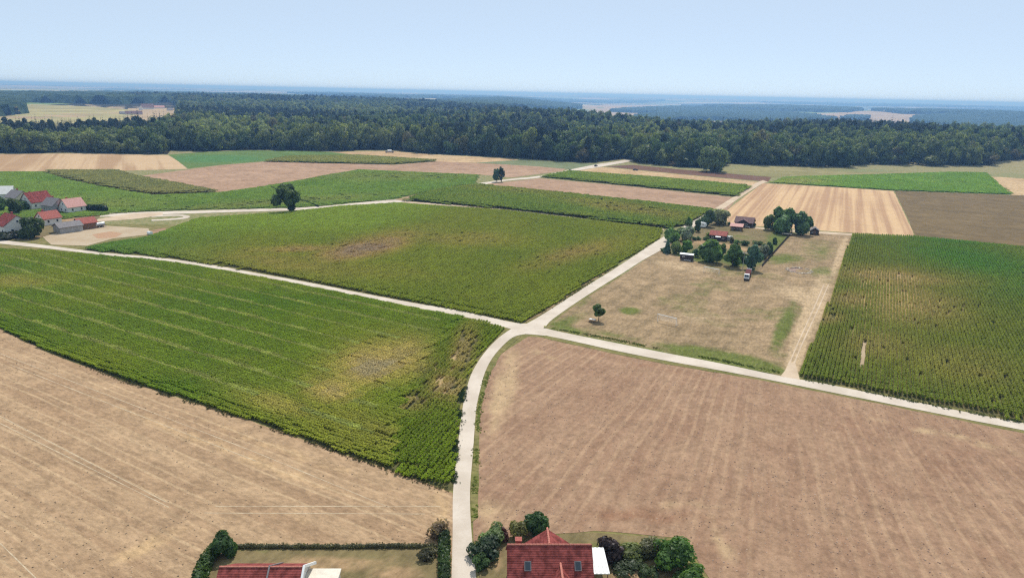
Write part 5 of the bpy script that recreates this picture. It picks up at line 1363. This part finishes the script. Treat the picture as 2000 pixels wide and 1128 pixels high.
# --- farm in the clearing on the left, and the white village in the valley
FARM = [('barn', 'long low barn with dark roof at the farm in the clearing', (262, 226), 0.1, 12, 30, 3, 5, M_CREAM, M_BROWN), ('barn', 'biggest grey brown barn roof of the clearing farm', (289, 218), .1, 18, 26, 5, 8, M_WHITE, M_BROWN),
        ('white_house', 'narrow white farmhouse wall left of the biggest barn', (276, 219), 1.5, 8, 9, 6, 4, M_WHITE, M_SLATE), ('stable', 'long stable with pink roof right of the biggest barn', (311, 217), .05, 12, 24, 3.5, 4, M_WHITE, M_SALMON),
        ('barn', 'small barn with pale roof at the right end of the farm', (333, 220), .5, 9, 12, 3, 3, M_CREAM, M_SLATE), ('barn', 'small blue grey barn at the left end of the farm', (241, 225), .2, 9, 12, 3, 3, M_GREY, M_SLATE)]
for nm, lb, p, ad, W_, L_, h_, rh_, wm, rm in FARM:
    g = G(*p); house(nm, lb, (g[0], g[1], float(terrain(g[0], g[1]))), facing(*p) + math.pi / 2 + ad, W_, L_, h_, rh_, wm, rm, 'barn', wins=None, chimney=False, door=False)
rg = random.Random(3)
first = None
for i in range(14):
    px = 1346 + i * 6 + rg.uniform(-2, 2); py = 231.0 + rg.uniform(-2.5, 2.0); g = GT(px, py); p = (g[0], g[1], float(terrain(g[0], g[1])))
    lb = 'white gabled house in the distant village beyond the forest'; gr = 'white houses of the distant village'
    if first is None: first = house('village_house', lb, p, rg.uniform(0, 3), 10, 13, 7, 3, M_WHITE, M_SALMON, wins=None, chimney=False, door=False, group=gr)
    else: copy_thing(first, p, rg.uniform(0, 3), lb, gr, (rg.uniform(1.2, 2.2), rg.uniform(1.2, 2.2), rg.uniform(1.2, 1.8)))
for i, (px, py) in enumerate([(1288, 214), (1296, 213.5), (1303, 215), (1311, 215.5), (1362, 215), (1560, 231), (1566, 230), (1508, 227)]):
    g = GT(px, py); copy_thing(first, (g[0], g[1], float(terrain(g[0], g[1]))), i * .7, 'tiny pale house far off in the fields of the valley', 'tiny pale houses far off in the valley', (2.2, 2.2, 1.8))

# --- the two houses at the lower edge
t_h = 5.6
a, b_ = G(428, 1106, t_h), G(592, 1106, t_h); L = float(np.linalg.norm(b_ - a)); c = (a + b_) / 2; ang = math.atan2(b_[1] - a[1], b_[0] - a[0])
hs = house('red_roofed_house', 'red roofed house in the left garden at the lower edge', (c[0], c[1], 0), ang - math.pi / 2, 8.4, L - .8, 2.7, 2.8, M_WHITE, M_RED, courses=20, chimney=False)
bb = MB(); bb.box(-.08, .08, -.1, .1, 0, .1)
q = MB(); q.prism([(-4.7, 2.5), (0, 5.6), (4.7, 2.5), (4.7, 2.62), (0, 5.75), (-4.7, 2.62)], -.09, .09); q.build('snow_gully', M_SLATE, hs, (0, L * .10, .06))
q = MB(); q.prism([(-4.75, 2.35), (0, 5.5), (4.75, 2.35), (4.75, 2.75), (0, 5.85), (-4.75, 2.75)], -.12, .12); q.build('verge_board', M_WPAINT, hs, (0, L / 2 + .12, 0))
a, b_ = G(604, 1109, 2.8), G(668, 1109, 2.8); L2 = float(np.linalg.norm(b_ - a)); c = (a + b_) / 2
t = thing('garage', 'cream flat roofed garage right of the lower left red roof', 'garage', (c[0], c[1] - 2.6, 0), ang)
q = MB(); q.box(-L2 / 2 + .15, L2 / 2 - .15, -2.6, 2.45, -.1, 2.55); q.build('wall', M_WHITE, t); q = MB(); q.box(-L2 / 2, L2 / 2, -2.8, 2.6, 2.56, 2.8); q.build('roof', plain('cream_roof_sheet', (0.70, 0.63, 0.52), .8, .1, .06), t)
q = MB(); q.box(-1.2, 1.2, -.06, 0, 0, 2.1); q.build('garage_door', M_WFRAME, t, (0, -2.6, 0))

a, b_ = G(990, 1064, 7.6), G(1156, 1064, 7.6); L = float(np.linalg.norm(b_ - a)); c = (a + b_) / 2; ang = math.atan2(b_[1] - a[1], b_[0] - a[0])
hs = house('red_roofed_house', 'big red roofed house with cross gable at the lower edge', (c[0], c[1], 0), ang - math.pi / 2, 9.6, L - .8, 3.4, 4.2, M_WHITE, M_RED, courses=26, chimney=False)
# cross gable: its ridge runs along local x (the house ridge runs along local y)
q = MB(); q.prism([(-2.7, 3.0), (2.7, 3.0), (2.7, 5.4), (0, 7.35), (-2.7, 5.4)], 0, 2.9); cg = q.build('cross_gable', M_WHITE, hs, (0, -L / 2 + L * .5, 0)); cg.rotation_euler = (0, 0, -math.pi / 2 + math.pi)
q = MB()
for s in (-1, 1):
    for k_ in range(10):
        xa, xb = 3.1 * (1 - k_ / 10), 3.1 * (1 - (k_ + 1) / 10) - .03; k2 = .72
        q.prism([(s * xa, 7.42 - xa * k2), (s * xb, 7.42 - xb * k2), (s * xb, 7.48 - xb * k2), (s * xa, 7.54 - xa * k2)], .2, 3.2)
cr_ = q.build('gable_roof', M_RED, hs, (0, 0, .12)); cr_.rotation_euler = (0, 0, math.pi / 2)
q = MB(); [q.tube((0, .2 + i * .4, 7.55), (0, .59 + i * .4, 7.55), .16, .13, 6) for i in range(8)]; rc = q.build('ridge_cap', M_RIDGE, cr_)
q = MB(); q.prism([(-1.9, 2.6), (1.9, 2.6), (1.9, 4.2), (0, 6.0), (-1.9, 4.2)], 1.0, 5.4); dg = q.build('dormer', M_WHITE, hs, (0, L * .12, 0)); dg.rotation_euler = (0, 0, -math.pi / 2 + 0)
q = MB(); q.prism([(-2.3, 3.85), (0, 6.05), (2.3, 3.85), (2.3, 4.0), (0, 6.22), (-2.3, 4.0)], .6, 5.8); dr = q.build('dormer_roof', M_RED, hs, (0, L * .12, 0)); dr.rotation_euler = (0, 0, -math.pi / 2)
q = MB(); [q.tube((0, .7 + i * .4, 6.25), (0, 1.09 + i * .4, 6.25), .16, .13, 6) for i in range(12)]; q.build('ridge_cap', M_RIDGE, dr)
for yy in (-L * .26, L * .32):
    q = MB(); q.box(-.55, .55, -.4, .4, 0, .12); sk = q.build('skylight', M_SLATE, hs, (1.9, yy, 6.12)); sk.rotation_euler = (0, R(41), 0)
    q = MB(); q.box(-.46, .46, -.32, .32, .12, .14); q.build('pane', M_PANE, sk)
q = MB(); q.box(-.35, .35, -.35, .35, 0, 1.1); q.box(-.42, .42, -.42, .42, 1.1, 1.2); q.build('chimney', M_RED2, hs, (-1.0, -L * .36, 6.6))
t = thing('carport', 'white roofed lean to at the right wall of the big red house', 'carport', G(1168, 1124), ang)
for x in (-.8, .8):
    for y in (-2.2, 2.2): q = MB(); q.box(x - .06, x + .06, y - .06, y + .06, 0, 2.3); q.build('post', M_WOOD2, t)
q = MB(); [q.box(-1.0 + i * .25, -.77 + i * .25, -2.6, 2.6, 2.31, 2.4 + .05 * (i % 2)) for i in range(8)]; q.build('roof', M_WFRAME, t)

# gardens round those houses
sheet('garden_lawn', [(440, 1072), (852, 1070), (862, 1200), (360, 1200), (410, 1110)], m_lawn, res=1.5, p1=[(500, 1075, 120, 6, 0, .5)], p2=[(640, 1100, 200, 18, 0, .7), (780, 1115, 80, 30, 0, .6)])
sheet('garden_lawn', [(932, 1052), (1160, 1040), (1300, 1050), (1395, 1150), (1395, 1210), (936, 1210)], m_lawn, res=1.5, p1=[(1230, 1070, 200, 20, 0, .6)], p2=[(1225, 1120, 40, 30, 35, 1.0), (975, 1095, 16, 30, 0, .7)])

# ================================================================== HAZE
hm_ = bpy.data.materials.new('haze'); hm_.use_nodes = True; nn = hm_.node_tree; nn.nodes.remove(nn.nodes['Principled BSDF'])
pv = nn.nodes.new('ShaderNodeVolumePrincipled'); pv.inputs['Color'].default_value = (0.28, 0.55, 1.0, 1); pv.inputs['Absorption Color'].default_value = (0.30, 0.30, 0.30, 1); pv.inputs['Density'].default_value = HAZE_DENSITY; pv.inputs['Anisotropy'].default_value = 0.35
nn.links.new(pv.outputs[0], nn.nodes['Material Output'].inputs['Volume'])
q = MB(); q.box(-43000, 43000, -43000, 43000, -125, 82); hz = q.build('haze', hm_); hz['kind'] = 'stuff'
